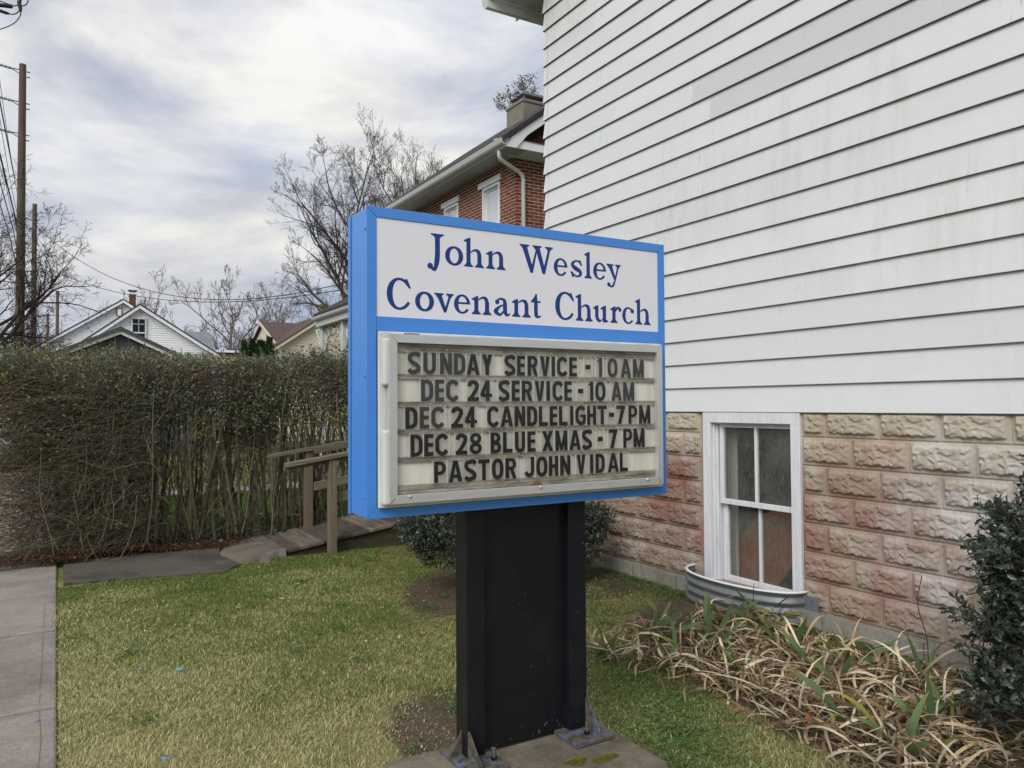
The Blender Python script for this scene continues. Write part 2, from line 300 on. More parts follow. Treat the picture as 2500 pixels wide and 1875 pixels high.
# brick
def brickm(name, a, b):
    n = N(name); c = n.mix(n.rand(), a, b); c = n.mix(n.ramp(n.noise(9, 5), [(0.45, 0.0), (0.75, 0.6)]), c, tuple(x*0.55 for x in a)); n.set(c, 0.9, 0, 0.2); n.bump(n.noise(60, 3), 0.4, 0.004); return n.m
M['brick'] = brickm('dark_red_brick', (0.13, 0.042, 0.026), (0.23, 0.075, 0.045))
M['brick_mortar'] = simple('pale_brick_mortar', (0.58, 0.47, 0.385), 0.95, var=0.15, scale=5)
M['brick_far'] = brickm('chimney_brick', (0.15, 0.06, 0.04), (0.20, 0.08, 0.05))
M['trim_grey'] = simple('grey_white_gutter_paint', (0.50, 0.51, 0.49), 0.45, var=0.08, scale=2)
M['soffit'] = simple('grey_soffit_paint', (0.40, 0.41, 0.39), 0.6, var=0.1, scale=2)
M['shingle'] = simple('dark_roof_shingle', (0.035, 0.034, 0.034), 0.95, var=0.4, scale=6, bump=0.5)
M['shingle_brown'] = simple('brown_roof_shingle', (0.085, 0.056, 0.049), 0.95, var=0.25, scale=3, bump=0.3)
M['slate'] = simple('grey_slate', (0.20, 0.21, 0.23), 0.8, var=0.25, scale=2)
M['far_white'] = simple('far_white_siding', (0.88, 0.89, 0.90), 0.6, var=0.04, scale=1)
M['far_cream'] = simple('far_cream_siding', (0.66, 0.59, 0.47), 0.6, var=0.05, scale=1)
M['far_grey'] = simple('far_grey_boards', (0.105, 0.115, 0.12), 0.7, var=0.2, scale=2)
M['garage_roof'] = simple('grey_metal_roof', (0.075, 0.078, 0.082), 0.7, var=0.15, scale=2)
M['glass_dark'] = N('dark_window_glass').set((0.02, 0.025, 0.035), 0.08, 0, 0.6).m
M['blind'] = N('white_blind_behind_glass').set((0.55, 0.58, 0.62), 0.12, 0, 0.6).m
M['chim_stone'] = simple('weathered_chimney_stucco', (0.20, 0.185, 0.15), 0.95, var=0.35, scale=5, bump=0.5)
M['wire'] = simple('black_cable', (0.02, 0.02, 0.022), 0.6)
M['insul'] = simple('grey_insulator', (0.30, 0.31, 0.32), 0.4)
M['orange'] = simple('varnished_orange_wood', (0.23, 0.085, 0.030), 0.6, var=0.2, scale=3)
M['curtain'] = simple('grey_green_curtain', (0.42, 0.42, 0.36), 0.9, var=0.1, scale=3)
M['moss'] = foliage('moss', 0.95, 0.0, 0.05)
M['chipblue'] = simple('blue_paint_flake', (0.10, 0.36, 0.78), 0.5)
# ---------------------------------------------------------------- mesh helpers
class MB:
    def __init__(s): s.v = []; s.f = []; s.mi = []
    def add(s, vs, fs, mi=0):
        k = len(s.v); s.v += [tuple(v) for v in vs]; s.f += [tuple(i+k for i in f) for f in fs]; s.mi += [mi]*len(fs); return s
    def box(s, x0, x1, y0, y1, z0, z1, mi=0):
        v = [(x0, y0, z0), (x1, y0, z0), (x1, y1, z0), (x0, y1, z0), (x0, y0, z1), (x1, y0, z1), (x1, y1, z1), (x0, y1, z1)]
        return s.add(v, [(0, 3, 2, 1), (4, 5, 6, 7), (0, 1, 5, 4), (1, 2, 6, 5), (2, 3, 7, 6), (3, 0, 4, 7)], mi)
    def prism(s, poly, axis, a, b, mi=0):
        """poly: points in the other two axes, in order"""
        def P(p, t): return {0: (t, p[0], p[1]), 1: (p[0], t, p[1]), 2: (p[0], p[1], t)}[axis]
        n = len(poly); v = [P(p, a) for p in poly] + [P(p, b) for p in poly]
        return s.add(v, [tuple(range(n)), tuple(range(2*n-1, n-1, -1))] + [(i, i+n, (i+1) % n + n, (i+1) % n) for i in range(n)], mi)
    def tube(s, pts, rad, n=6, cap=True, mi=0):
        pts = [Vector(p) for p in pts]; m = len(pts); rad = [rad]*m if isinstance(rad, (int, float)) else rad
        vs = []; a = None
        for i, p in enumerate(pts):
            t = (pts[min(i+1, m-1)] - pts[max(i-1, 0)])
            if t.length < 1e-9: t = Vector((0, 0, 1))
            t.normalize()
            if a is None: a = t.orthogonal().normalized()
            else:
                a = (a - t*a.dot(t)); a = a.normalized() if a.length > 1e-6 else t.orthogonal().normalized()
            b = t.cross(a)
            for j in range(n):
                w = 2*math.pi*j/n; vs.append(p + (a*math.cos(w) + b*math.sin(w))*rad[i])
        fs = [(i*n+j, i*n+(j+1) % n, (i+1)*n+(j+1) % n, (i+1)*n+j) for i in range(m-1) for j in range(n)]
        if cap: fs += [tuple(range(n-1, -1, -1)), tuple((m-1)*n+j for j in range(n))]
        return s.add(vs, fs, mi)
    def mesh(s, name, mats):
        me = bpy.data.meshes.new(name); me.from_pydata(s.v, [], s.f)
        for m in (mats if isinstance(mats, (list, tuple)) else [mats]): me.materials.append(M[m] if isinstance(m, str) else m)
        if any(s.mi): me.polygons.foreach_set('material_index', s.mi)
        me.update(); return me
    def build(s, name, mats, parent=None, smooth=False, bevel=0.0):
        me = s.mesh(name, mats)
        if smooth: me.polygons.foreach_set('use_smooth', [True]*len(me.polygons))
        return link(name, me, parent, bevel)
def link(name, me, parent=None, bevel=0.0, loc=None, rot=None):
    o = bpy.data.objects.new(name, me); C.objects.link(o)
    if parent is not None: o.parent = parent
    if loc is not None: o.location = loc
    if rot is not None: o.rotation_euler = rot
    if bevel:
        b = o.modifiers.new('edge', 'BEVEL'); b.width = bevel; b.segments = 2; b.limit_method = 'ANGLE'; b.angle_limit = R(40)
    return o
def empty(name, loc, label, cat, group=None):
    o = bpy.data.objects.new(name, None); C.objects.link(o); o.location = loc; o.empty_display_size = 0.1
    return tag(o, label, cat, group)
def tag(o, label=None, cat=None, group=None, kind=None):
    if label: o['label'] = label
    if cat: o['category'] = cat
    if group: o['group'] = group
    if kind: o['kind'] = kind
    return o
def local(o):
    """children below keep world coordinates: shift the Empty's children back by its place"""
    return Matrix.Translation(o.location).inverted()
def attach(root):
    """all direct children were built in world coordinates; keep them there"""
    inv = Matrix.Translation(root.location).inverted()
    for c in root.children: c.matrix_parent_inverse = inv
def raw(name, V, F, mat, col=None, parent=None, smooth=False):
    """fast mesh from numpy arrays: V (n,3), F (m,k) with k 3 or 4, col (n,3) per vertex"""
    me = bpy.data.meshes.new(name); n, m, k = len(V), len(F), F.shape[1]
    me.vertices.add(n); me.vertices.foreach_set('co', np.ascontiguousarray(V, np.float32).ravel())
    me.loops.add(m*k); me.loops.foreach_set('vertex_index', np.ascontiguousarray(F, np.int32).ravel())
    me.polygons.add(m); me.polygons.foreach_set('loop_start', np.arange(m, dtype=np.int32)*k)
    me.update(calc_edges=True)
    if smooth: me.polygons.foreach_set('use_smooth', np.ones(m, bool))
    if col is not None:
        a = me.color_attributes.new('Col', 'FLOAT_COLOR', 'POINT')
        c = np.ones((n, 4), np.float32); c[:, :3] = col; a.data.foreach_set('color', c.ravel())
    me.materials.append(M[mat]); return link(name, me, parent)
def colored(me, col):
    a = me.color_attributes.new('Col', 'FLOAT_COLOR', 'POINT'); n = len(me.vertices)
    c = np.ones((n, 4), np.float32); c[:, :3] = col; a.data.foreach_set('color', c.ravel())

_T = rng.random((64, 64))
def vnoise(x, y, s=1.0, o=0.0):
    """smooth value noise on arrays"""
    x = np.asarray(x)*s + 31.7 + o; y = np.asarray(y)*s + 12.3 + o*1.7
    xi = np.floor(x).astype(int); yi = np.floor(y).astype(int); fx = x-xi; fy = y-yi
    fx = fx*fx*(3-2*fx); fy = fy*fy*(3-2*fy); g = lambda a, b: _T[a % 64, b % 64]
    return (g(xi, yi)*(1-fx)+g(xi+1, yi)*fx)*(1-fy) + (g(xi, yi+1)*(1-fx)+g(xi+1, yi+1)*fx)*fy
def fbm(x, y, s=1.0, o=0.0): return (vnoise(x, y, s, o)*4+vnoise(x, y, s*2.1, o+5)*2+vnoise(x, y, s*4.3, o+9))/7
def unit(a): return a/np.maximum(np.linalg.norm(a, axis=1, keepdims=True), 1e-9)

def leaves_arrays(P, D, Nn, Ln, Wd, fold=0.25, curl=0.0):
    """leaf shaped quads pairs: base P, direction D, normal Nn, length, width -> 6 verts, 4 tris"""
    D = unit(D); S = unit(np.cross(D, Nn)); U = np.cross(S, D); Ln = Ln[:, None]; Wd = Wd[:, None]
    a = P; b = P+D*Ln*0.45+S*Wd*0.5+U*Wd*fold; c = P+D*Ln*0.45-S*Wd*0.5+U*Wd*fold; d = P+D*Ln-U*Ln*curl; m = P+D*Ln*0.5
    V = np.stack([a, b, m, c, d], 1).reshape(-1, 3); n = len(P); k = np.arange(n)[:, None]*5
    F = np.concatenate([k+np.array([[0, 2, 1]]), k+np.array([[0, 3, 2]]), k+np.array([[1, 2, 4]]), k+np.array([[2, 3, 4]])], 0)
    return V, F
def tubes_arrays(paths, rads, n=3):
    """paths (k,m,3), rads (k,m) -> triangulated-as-quads tubes with n sides"""
    k, m, _ = paths.shape; T = np.gradient(paths, axis=1); T = T/np.maximum(np.linalg.norm(T, axis=2, keepdims=True), 1e-9)
    ref = np.where(np.abs(T[..., 2:3]) > 0.9, np.array([1., 0, 0]), np.array([0, 0, 1.])); A = np.cross(T, ref); A /= np.maximum(np.linalg.norm(A, axis=2, keepdims=True), 1e-9); B = np.cross(T, A)
    w = 2*np.pi*np.arange(n)/n
    V = paths[:, :, None, :] + (A[:, :, None, :]*np.cos(w)[None, None, :, None] + B[:, :, None, :]*np.sin(w)[None, None, :, None])*rads[:, :, None, None]
    V = V.reshape(-1, 3); base = (np.arange(k)*m*n)[:, None, None] + (np.arange(m-1)*n)[None, :, None]; j = np.arange(n)[None, None, :]; j2 = (np.arange(n)+1) % n
    F = np.stack([base+j, base+j2, base+n+j2, base+n+j], -1).reshape(-1, 4); return V, F
def smooth_path(P, n=8):
    P = [np.array(p, float) for p in P]; out = []
    for i in range(len(P)-1):
        p0 = P[i-1] if i else 2*P[0]-P[1]; p1, p2 = P[i], P[i+1]; p3 = P[i+2] if i+2 < len(P) else 2*P[-1]-P[-2]
        for k in range(n):
            t = k/n; out.append(0.5*((2*p1)+(-p0+p2)*t+(2*p0-5*p1+4*p2-p3)*t*t+(-p0+3*p1-3*p2+p3)*t**3))
    out.append(P[-1]); return out
# ---------------------------------------------------------------- ground, street, sidewalk, walkway
g = MB(); g.add([(-400, -300, GZ-0.012), (400, -300, GZ-0.012), (400, 500, GZ-0.012), (-400, 500, GZ-0.012)], [(0, 1, 2, 3)])
tag(g.build('ground', 'ground'), kind='structure')
g = MB(); g.box(-10.5, -3.2, -200, 300, GZ-0.3, GZ-0.13); g.box(-10.5, -3.2, -200, 300, GZ-0.13, GZ-0.002)
tag(MB().add([(-10.5, -200, GZ+0.0), (-3.2, -200, GZ+0.0), (-3.2, 300, GZ+0.0), (-10.5, 300, GZ+0.0)], [(0, 1, 2, 3)]).build('street', 'street'), kind='structure')
k = MB(); k.box(-3.2, -3.05, -200, 300, GZ-0.2, GZ+0.12); tag(k.build('kerb', 'sidewalk', bevel=0.01), kind='structure')
sw = MB().box(-1.46, -0.005, -30, 60, GZ-0.25, GZ-0.012).build('sidewalk', 'soil'); tag(sw, kind='structure')
joints = [-3.4, -1.76, -0.12, 1.52, 3.18, 4.83, 6.49, 8.45, 9.9, 11.5, 13.1, 14.7, 16.3, 17.9, 19.5, 21.1, 22.7]
for a, b in zip(joints[:-1], joints[1:]):
    s = MB().box(-1.48, 0.012, a+(.024 if abs(a-6.49) < .01 else .011), b-(.024 if abs(b-6.49) < .01 else .011), GZ-0.10, GZ+0.012+random.uniform(-.003, .003)).build('slab', 'sidewalk', sw, bevel=0.012)
for P_ in ([(-.070, 5.2), (-.066, 5.6), (-.071, 6.1), (-.068, 6.45)], [(-.045, 3.4), (-.060, 3.9), (-.052, 4.4), (-.066, 4.8)], [(-.072, 6.6), (-.07, 7.0), (-.069, 7.4)], [(-.07, 6.62), (-.25, 6.66), (-.5, 6.72)], [(-.07, 4.9), (-.066, 5.1)]):
    mb = MB()
    for (p, q) in zip(P_[:-1], P_[1:]):
        dx_, dy_ = q[0]-p[0], q[1]-p[1]; l_ = math.hypot(dx_, dy_); nx_, ny_ = -dy_/l_*.0009, dx_/l_*.0009; mb.add([(p[0]-nx_, p[1]-ny_, GZ+.0165), (q[0]-nx_, q[1]-ny_, GZ+.0165), (q[0]+nx_, q[1]+ny_, GZ+.0165), (p[0]+nx_, p[1]+ny_, GZ+.0165)], [(0, 1, 2, 3)])
    mb.build('crack', 'soil', sw)
# concrete edge of the sidewalk slab stands a little above the lawn; a garden path crosses the neighbour's lawn
tag(MB().box(0.05, 14, 15.2, 16.3, GZ-0.1, GZ+0.01).build('garden_path', 'sidewalk'), kind='structure')
rng2 = np.random.default_rng(5)
def irregular(poly, z0, z1, name, mat, parent=None, amp=0.02, step=0.07, kind='structure'):
    pts = []
    for i, p in enumerate(poly):
        q = poly[(i+1) % len(poly)]; n = max(1, int(math.dist(p, q)/step))
        for j in range(n):
            t = j/n; pts.append((p[0]+(q[0]-p[0])*t+rng2.normal(0, amp)*0.4, p[1]+(q[1]-p[1])*t+rng2.normal(0, amp)))
    mb = MB().prism(pts, 2, z0, z1); o = mb.build(name, mat, parent); 
    if kind: o['kind'] = kind
    return o
walk = irregular([(0.07, 8.12), (0.7, 8.0), (1.42, 7.86), (1.62, 8.15), (1.52, 8.75), (1.62, 9.35), (0.07, 9.38)], GZ-0.05, GZ+0.022, 'walkway', 'walk', amp=0.012)
# broken concrete wedge that climbs to the ramp
gx = np.linspace(1.45, 2.12, 26); gy = np.linspace(7.92, 9.5, 46); X, Y = np.meshgrid(gx, gy, indexing='ij')
edge = 1.55+0.10*np.sin(Y*4.1)+0.08*vnoise(Y, Y*0, 7)
tz = np.clip((X-edge)/0.10, 0, 1); front = np.clip((Y-(8.10+0.16*vnoise(X, X, 6)+0.12*(X-1.6)))/0.06, 0, 1)
Z = GZ-0.03 + (0.045+0.075*np.clip((X-edge)/0.55, 0, 1)+0.030*(fbm(X, Y, 9)-0.5)+0.012*(vnoise(X, Y, 40)-.5))*tz*front
idx = np.arange(26*46).reshape(26, 46); F = np.stack([idx[:-1, :-1], idx[1:, :-1], idx[1:, 1:], idx[:-1, 1:]], -1).reshape(-1, 4)
o = raw('broken_concrete_slope', np.stack([X, Y, Z], -1).reshape(-1, 3), F, 'rubble'); tag(o, kind='structure')

# ---------------------------------------------------------------- wooden ramp
SL = 0.147; RX0 = 1.99; RZ0 = GZ+0.045
def rz(x): return RZ0+(x-RX0)*SL
ramp = empty('wooden_ramp', (RX0, 8.37, GZ), 'weathered wooden wheelchair ramp with handrails rising beside the bare hedge', 'ramp')
x = RX0; i = 0
while x < 6.2:
    w = [0.30, 0.26, 0.30, 0.22][i % 4]; xe = x+w-0.006; y0 = 8.37+random.uniform(-.012, .006); y1 = 9.47+random.uniform(-.02, .02); lift = random.uniform(0, .005)
    v = [(x, y0, rz(x)-.03), (xe, y0, rz(xe)-.03), (xe, y1, rz(xe)-.03), (x, y1, rz(x)-.03)] + [(x, y0, rz(x)+lift), (xe, y0, rz(xe)+lift), (xe, y1, rz(xe)+lift), (x, y1, rz(x)+lift)]
    MB().add(v, [(0, 3, 2, 1), (4, 5, 6, 7), (0, 1, 5, 4), (1, 2, 6, 5), (2, 3, 7, 6), (3, 0, 4, 7)]).build('plank', 'ply_worn' if i in (1, 4, 6, 7) else 'ply', ramp, bevel=0.003)
    x += w; i += 1
MB().prism([(RX0+.1, GZ-.05), (6.2, GZ-.05), (6.2, rz(6.2)-.035), (RX0+.1, rz(RX0+.1)-.035)], 1, 8.41, 8.45).build('skirt_board', 'skirt', ramp)
MB().prism([(RX0+.1, GZ-.05), (6.2, GZ-.05), (6.2, rz(6.2)-.035), (RX0+.1, rz(RX0+.1)-.035)], 1, 9.38, 9.42).build('skirt_board', 'skirt', ramp)
for px in (2.565, 4.2, 5.8):
    MB().box(px, px+.088, 8.23, 8.318, GZ-.02, rz(px)+0.90).build('rail_post', 'post_wood', ramp, bevel=0.004)
for px in (2.60, 4.3, 5.9):
    MB().box(px, px+.095, 9.30, 9.388, rz(px)-.02, rz(px)+0.925).build('rail_post', 'post_wood', ramp, bevel=0.004)
def rail(x0, x1, y0, y1, h, th, name):
    v = [(a, b, rz(a)+h+c) for a in (x0, x1) for b in (y0, y1) for c in (0, th)]
    MB().add(v, [(0, 1, 3, 2), (4, 6, 7, 5), (0, 4, 5, 1), (2, 3, 7, 6), (1, 5, 7, 3), (0, 2, 6, 4)]).build(name, 'rail_wood', ramp, bevel=0.004)
rail(2.10, 6.2, 8.21, 8.345, 0.905, 0.042, 'handrail'); rail(2.10, 6.2, 8.322, 8.36, 0.86, 0.045, 'handrail')
rail(2.17, 6.2, 9.27, 9.40, 0.93, 0.042, 'handrail'); rail(2.70, 6.2, 9.262, 9.298, 0.885, 0.045, 'handrail')
rail(2.70, 6.2, 9.262, 9.298, 0.44, 0.10, 'mid_rail'); rail(2.655, 6.2, 8.322, 8.358, 0.40, 0.105, 'mid_rail')
attach(ramp)

# ---------------------------------------------------------------- the church: siding, block foundation, basement window
church = empty('church', (4.69, 7.12, GZ), 'white clapboard church wall on a pink and cream block foundation, right of the sign', 'building')
EXP = 0.20345; SZ0 = -0.070; XB, XT = 4.672, 4.6925; YC = 7.118; EAVE = 4.52; RK = 0.80
BL = {}
def board(row, y0, y1, mat, proud=0.0):
    """y0 > y1: one length of siding, its lower edge proud and turned back under"""
    z = SZ0+row*EXP; zt = z+EXP+0.006; p = proud
    prof = [(XT+.006, z+0.002), (XB+.0015-p, z), (XB-p, z+.003), (XT-p, zt)]
    v = [(q[0], y, q[1]) for y in (y0, y1) for q in prof]
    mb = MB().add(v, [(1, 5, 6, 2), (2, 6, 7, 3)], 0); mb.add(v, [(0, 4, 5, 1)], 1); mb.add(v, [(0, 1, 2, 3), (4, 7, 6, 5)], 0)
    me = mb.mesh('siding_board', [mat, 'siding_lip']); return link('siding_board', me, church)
for row in range(0, 44):
    z = SZ0+row*EXP
    top = YC-0.02 if z+EXP < EAVE+.22 else YC-(z+EXP-EAVE-.22)/RK
    if top < -6: break
    known = {2: [3.321], 1: [2.27], 11: [3.306], 13: [4.79, 1.15], 12: [4.585, 1.0], 14: [5.85, 2.25], 10: [4.174], 0: [0.6], 4:[3.26], 7: [6.1,2.45], 16:[4.6]}.get(row)
    js = known if known else [6.6-((row*1.37) % 3.66)-k*3.66 for k in range(3)]
    js = [j for j in js if -6 < j < top-0.3]; ends = [top]+sorted(js, reverse=True)+[-6.0]
    for k, (a, b) in enumerate(zip(ends[:-1], ends[1:])):
        grey = (row in (12, 13) and abs(a-known[0]) < .01)
        board(row, a+(0.02 if k else 0), b, 'siding_grey' if grey else 'siding', 0.0008 if k % 2 else 0)
    if z+EXP < EAVE+.22:   # bent metal corner cap for each course
        v = []
        for (w, zz) in ((XB-.004, z-.004), (XT-.005, z+EXP)):
            d = w-XB; v += [(w, YC-.055, zz), (w, YC+(XT-w), zz), (w+.06, YC+(XT-w), zz)]
        mb = MB().add(v, [(0, 1, 4, 3), (1, 2, 5, 4), (0, 3, 4, 1)[:3]], 0)
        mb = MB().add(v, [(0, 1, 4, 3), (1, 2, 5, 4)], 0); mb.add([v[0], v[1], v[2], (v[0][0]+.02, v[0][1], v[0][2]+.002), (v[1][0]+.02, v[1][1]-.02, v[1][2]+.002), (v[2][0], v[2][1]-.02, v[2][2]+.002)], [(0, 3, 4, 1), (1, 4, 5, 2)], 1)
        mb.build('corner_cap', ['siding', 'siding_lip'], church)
# sheathing behind, with the rake, and the back wall
mb = MB().prism([(-6, SZ0+.01), (YC-.03, SZ0+.01), (YC-.03, EAVE+.1), (-6, EAVE+.1+10.5)], 0, XT+.004, XT+.10); mb.build('sheathing', 'siding', church)
MB().box(XT+.1, 14, YC-.12, YC-.012, GZ, EAVE+.1).build('back_wall', 'siding', church)
# eave: gutter along the back, rake overhang running up and out of the picture
GYo = 7.50
ro = []
def rkz(y): return 4.60+(7.42-y)*RK
v = [(4.14+a, y, rkz(y)+b) for y in (7.40, -6) for a, b in ((0, .0), (0, .17), (.56, .17), (.56, .0))]
MB().add(v, [(0, 4, 5, 1), (1, 5, 6, 2), (2, 6, 7, 3), (0, 3, 7, 4), (0, 1, 2, 3), (4, 7, 6, 5)]).build('rake_overhang', 'trim_grey', church)
v = [(4.11+a, y, rkz(y)+b) for y in (7.46, -6) for a, b in ((0, .172), (0, .20), (10, .20), (10, .172))]
MB().add(v, [(0, 4, 5, 1), (1, 5, 6, 2), (2, 6, 7, 3), (0, 3, 7, 4), (0, 1, 2, 3), (4, 7, 6, 5)]).build('roof', 'shingle', church)
MB().box(4.15, 14, YC+.005, 7.40, 4.585, 4.60).build('soffit', 'soffit', church)
MB().box(4.14, 14, 7.402, 7.424, 4.56, 4.74).build('fascia', 'trim_grey', church)
def gutter(axis, a, b, x0, z0, w, h, name, parent, flip=1):
    """half-round-fronted eave gutter; profile in the plane across AXIS"""
    prof = []
    for t in range(9):
        an = math.pi*0.5*t/8; prof.append((x0+flip*(w*0.35+w*0.65*math.sin(an)), z0-h+h*0.75*(1-math.cos(an))))
    prof = [(x0, z0), (x0, z0-h)] + prof + [(x0+flip*w*1.06, z0-h*0.2), (x0+flip*w*1.06, z0), (x0+flip*w*.94, z0), (x0+flip*.9*w, z0-h*.25)]
    return MB().prism(prof, axis, a, b).build(name, 'trim_grey', parent)
gutter(0, 4.12, 14, 7.426, 4.60, .12, .13, 'gutter', church)
MB().box(4.56, 4.572, 7.424, 7.54, 4.466, 4.60).build('gutter_seam', 'trim_grey', church)
# foundation: rock-face blocks on a footing ledge
FX = 4.705; WY0, WY1 = 3.757, 4.735; WT, WBt = -0.075, -1.46
wallf = MB()
for (a, b, c, d) in ((-6, WY0, -1.52, SZ0+.02), (WY1, YC-.03, -1.52, SZ0+.02), (WY0, WY1, -1.62, WBt)): wallf.box(FX, FX+.12, a, b, c, d)
wallf.box(FX+.01, 14, YC-.13, YC-.03, -1.62, SZ0)
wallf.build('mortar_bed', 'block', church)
def rockface(ny, nz, L_, H_, seed, cut=0.0):
    """one cast block: flat margin, a field of curved chisel facets and the scalloped overhanging bottom"""
    r = np.random.default_rng(seed); y = np.linspace(0, L_, ny); z = np.linspace(0, H_, nz); Y, Z = np.meshgrid(y, z, indexing='ij')
    Yw = Y+0.012*(vnoise(Y, Z, 22, seed)-.5); Zw = Z+0.012*(vnoise(Y, Z, 26, seed+3)-.5)
    K_ = max(8, int(70*L_/.405)); cy = r.uniform(0.01, L_, K_); cz = r.uniform(0.0, H_, K_); hh = r.uniform(.010, .030, K_); gy = r.normal(0, .20, K_); gz = r.uniform(-.1, .42, K_)
    dy = Yw[..., None]-cy; dz = Zw[..., None]-cz; Dd = dy**2/2.0+dz**2; near = np.argmin(Dd, axis=-1); pick = lambda A: np.take_along_axis(A, near[..., None], -1)[..., 0]; h = hh[near]-gz[near]*pick(dz)+gy[near]*pick(dy)+.012*(vnoise(Y, Z, 9, seed+2)-.5)
    h = np.clip(h, 0.0, 0.034)+0.003*(vnoise(Y, Z, 60, seed)-.5)
    scal = 0.020+0.008*np.abs(np.sin(Y*38+seed))+0.006*vnoise(Y, Y*0, 30, seed)
    my = np.clip((np.minimum(Y, L_-Y)-0.015-0.010*vnoise(Z, Z, 45, seed))/0.014, 0, 1); mt = np.clip((H_-Z-0.011-0.006*vnoise(Y, Y, 40, seed))/0.02, 0, 1); mb_ = np.clip((Z-scal)/0.007, 0, 1)
    Xo = -(0.005+(h*.62+0.008)*my*mt*mb_)
    edge_ = (np.minimum(Y, L_-Y) < 1e-6) | (Z < 1e-6) | (Z > H_-1e-6); Xo = np.where(edge_, 0.004, Xo)
    # pull the first inner ring close to the edge so that the arris is tight
    Y[1, :] = 0.004; Y[-2, :] = L_-0.004; Z[:, 1] = 0.004; Z[:, -2] = H_-0.004; Xo[1, 1:-1] = -.006; Xo[-2, 1:-1] = -.006; Xo[1:-1, 1] = -.006; Xo[1:-1, -2] = -.006
    id_ = np.arange(ny*nz).reshape(ny, nz); F = np.stack([id_[:-1, :-1], id_[:-1, 1:], id_[1:, 1:], id_[1:, :-1]], -1).reshape(-1, 4)
    me = bpy.data.meshes.new('block'); me.from_pydata(np.stack([Xo, Y, Z], -1).reshape(-1, 3).tolist(), [], F.tolist()); me.materials.append(M['block']); me.update()
    me.polygons.foreach_set('use_smooth', [True]*len(me.polygons)); return me
CH = 0.2068; BLK = 0.4115; J = 0.0050
bm = {}
def blockmesh(L_, H_):
    k = (round(L_, 2), round(H_, 2))
    if k not in bm: bm[k] = rockface(max(10, int(64*L_/BLK)), max(12, int(34*H_/CH)), L_, H_, 3)
    return bm[k]
for c in range(7):
    zt_ = -0.249-(c-1)*CH; zb = zt_-CH; h_ = CH-J
    if c == 0: zt_ = -0.055; zb = -0.249; h_ = zt_-zb-J
    y = -5.6 + (0 if c % 2 == 0 else BLK/2) + ((3.55+5.6) % BLK)
    while y < YC-.04:
        a, b = y+J/2, min(y+BLK-J/2, YC-.045); y += BLK
        for (p, q) in ((a, min(b, WY0-.004)), (max(a, WY1+.03), b)):
            if q-p < 0.03 or (q > WY0 and p < WY1): continue
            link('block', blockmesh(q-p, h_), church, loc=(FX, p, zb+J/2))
MB().box(FX-.004, FX+.05, WY1, WY1+.032, -1.49, -.06).build('window_return', 'mortar', church)
lm = MB(); n_ = 90; ys = np.linspace(-6, YC-.02, n_)
for i in range(n_-1):
    xo = FX-0.055-0.012*math.sin(ys[i]*9)-random.uniform(0, .012); lm.box(xo, FX+.02, ys[i], ys[i+1], GZ-.06, -1.4935+random.uniform(-.004, .002))
lm.build('footing_ledge', 'ledge', church)

# the basement window
wx = 4.70
win = MB()
win.box(wx-.022, wx+.06, WY0, WY0+.083, WBt, WT-.083).box(wx-.022, wx+.06, WY1-.083, WY1, WBt, WT-.083).box(wx-.022, wx+.06, WY0, WY1, WT-.083, WT+.02)
window = win.build('window', 'old_paint', church, bevel=0.003)
st = MB()   # stepped stops inside the casing
for k, (o1, o2, dx) in enumerate(((.083, .098, .012), (.098, .118, .034))):
    st.box(wx+dx, wx+.12, WY1-o2, WY1-o1, WBt, WT-.083); st.box(wx+dx, wx+.12, WY0+o1, WY0+o1+.012, WBt, WT-.083); st.box(wx+dx, wx+.12, WY0+o1+.012, WY1-o2, WT-o1-.012-k*.012, WT-o1-k*.012)
st.build('window_frame', 'old_paint', window, bevel=0.002)
def sash(x, y0, y1, z0, z1, rail_b, rail_t, stile, name='sash'):
    m = MB(); ym = (y0+y1)/2; m.box(x, x+.035, y0, y0+stile, z0, z1).box(x, x+.035, y1-stile, y1, z0, z1).box(x+.001, x+.034, y0+stile, y1-stile, z0, z0+rail_b).box(x+.001, x+.034, y0+stile, y1-stile, z1-rail_t, z1)
    m.build(name, 'old_paint', window, bevel=0.003)
    MB().box(x+.003, x+.032, ym-.0125, ym+.0125, z0+rail_b, z1-rail_t).build('muntin', 'old_paint', window, bevel=0.003)
    for a, b in ((y0+stile, ym-.0125), (ym+.0125, y1-stile)): MB().box(x+.016, x+.019, a, b, z0+rail_b, z1-rail_t).build('pane', 'dirty_glass', window)
sash(wx+.035, 3.848, 4.600, -0.825, -0.150, .042, .045, .038)
sash(wx+.078, 3.848, 4.612, WBt+.0, -0.790, .045, .035, .052)
MB().box(wx-.03, wx+.11, WY0+.084, WY1-.084, WBt-.03, WBt-.001).build('window_sill', 'old_paint', window)
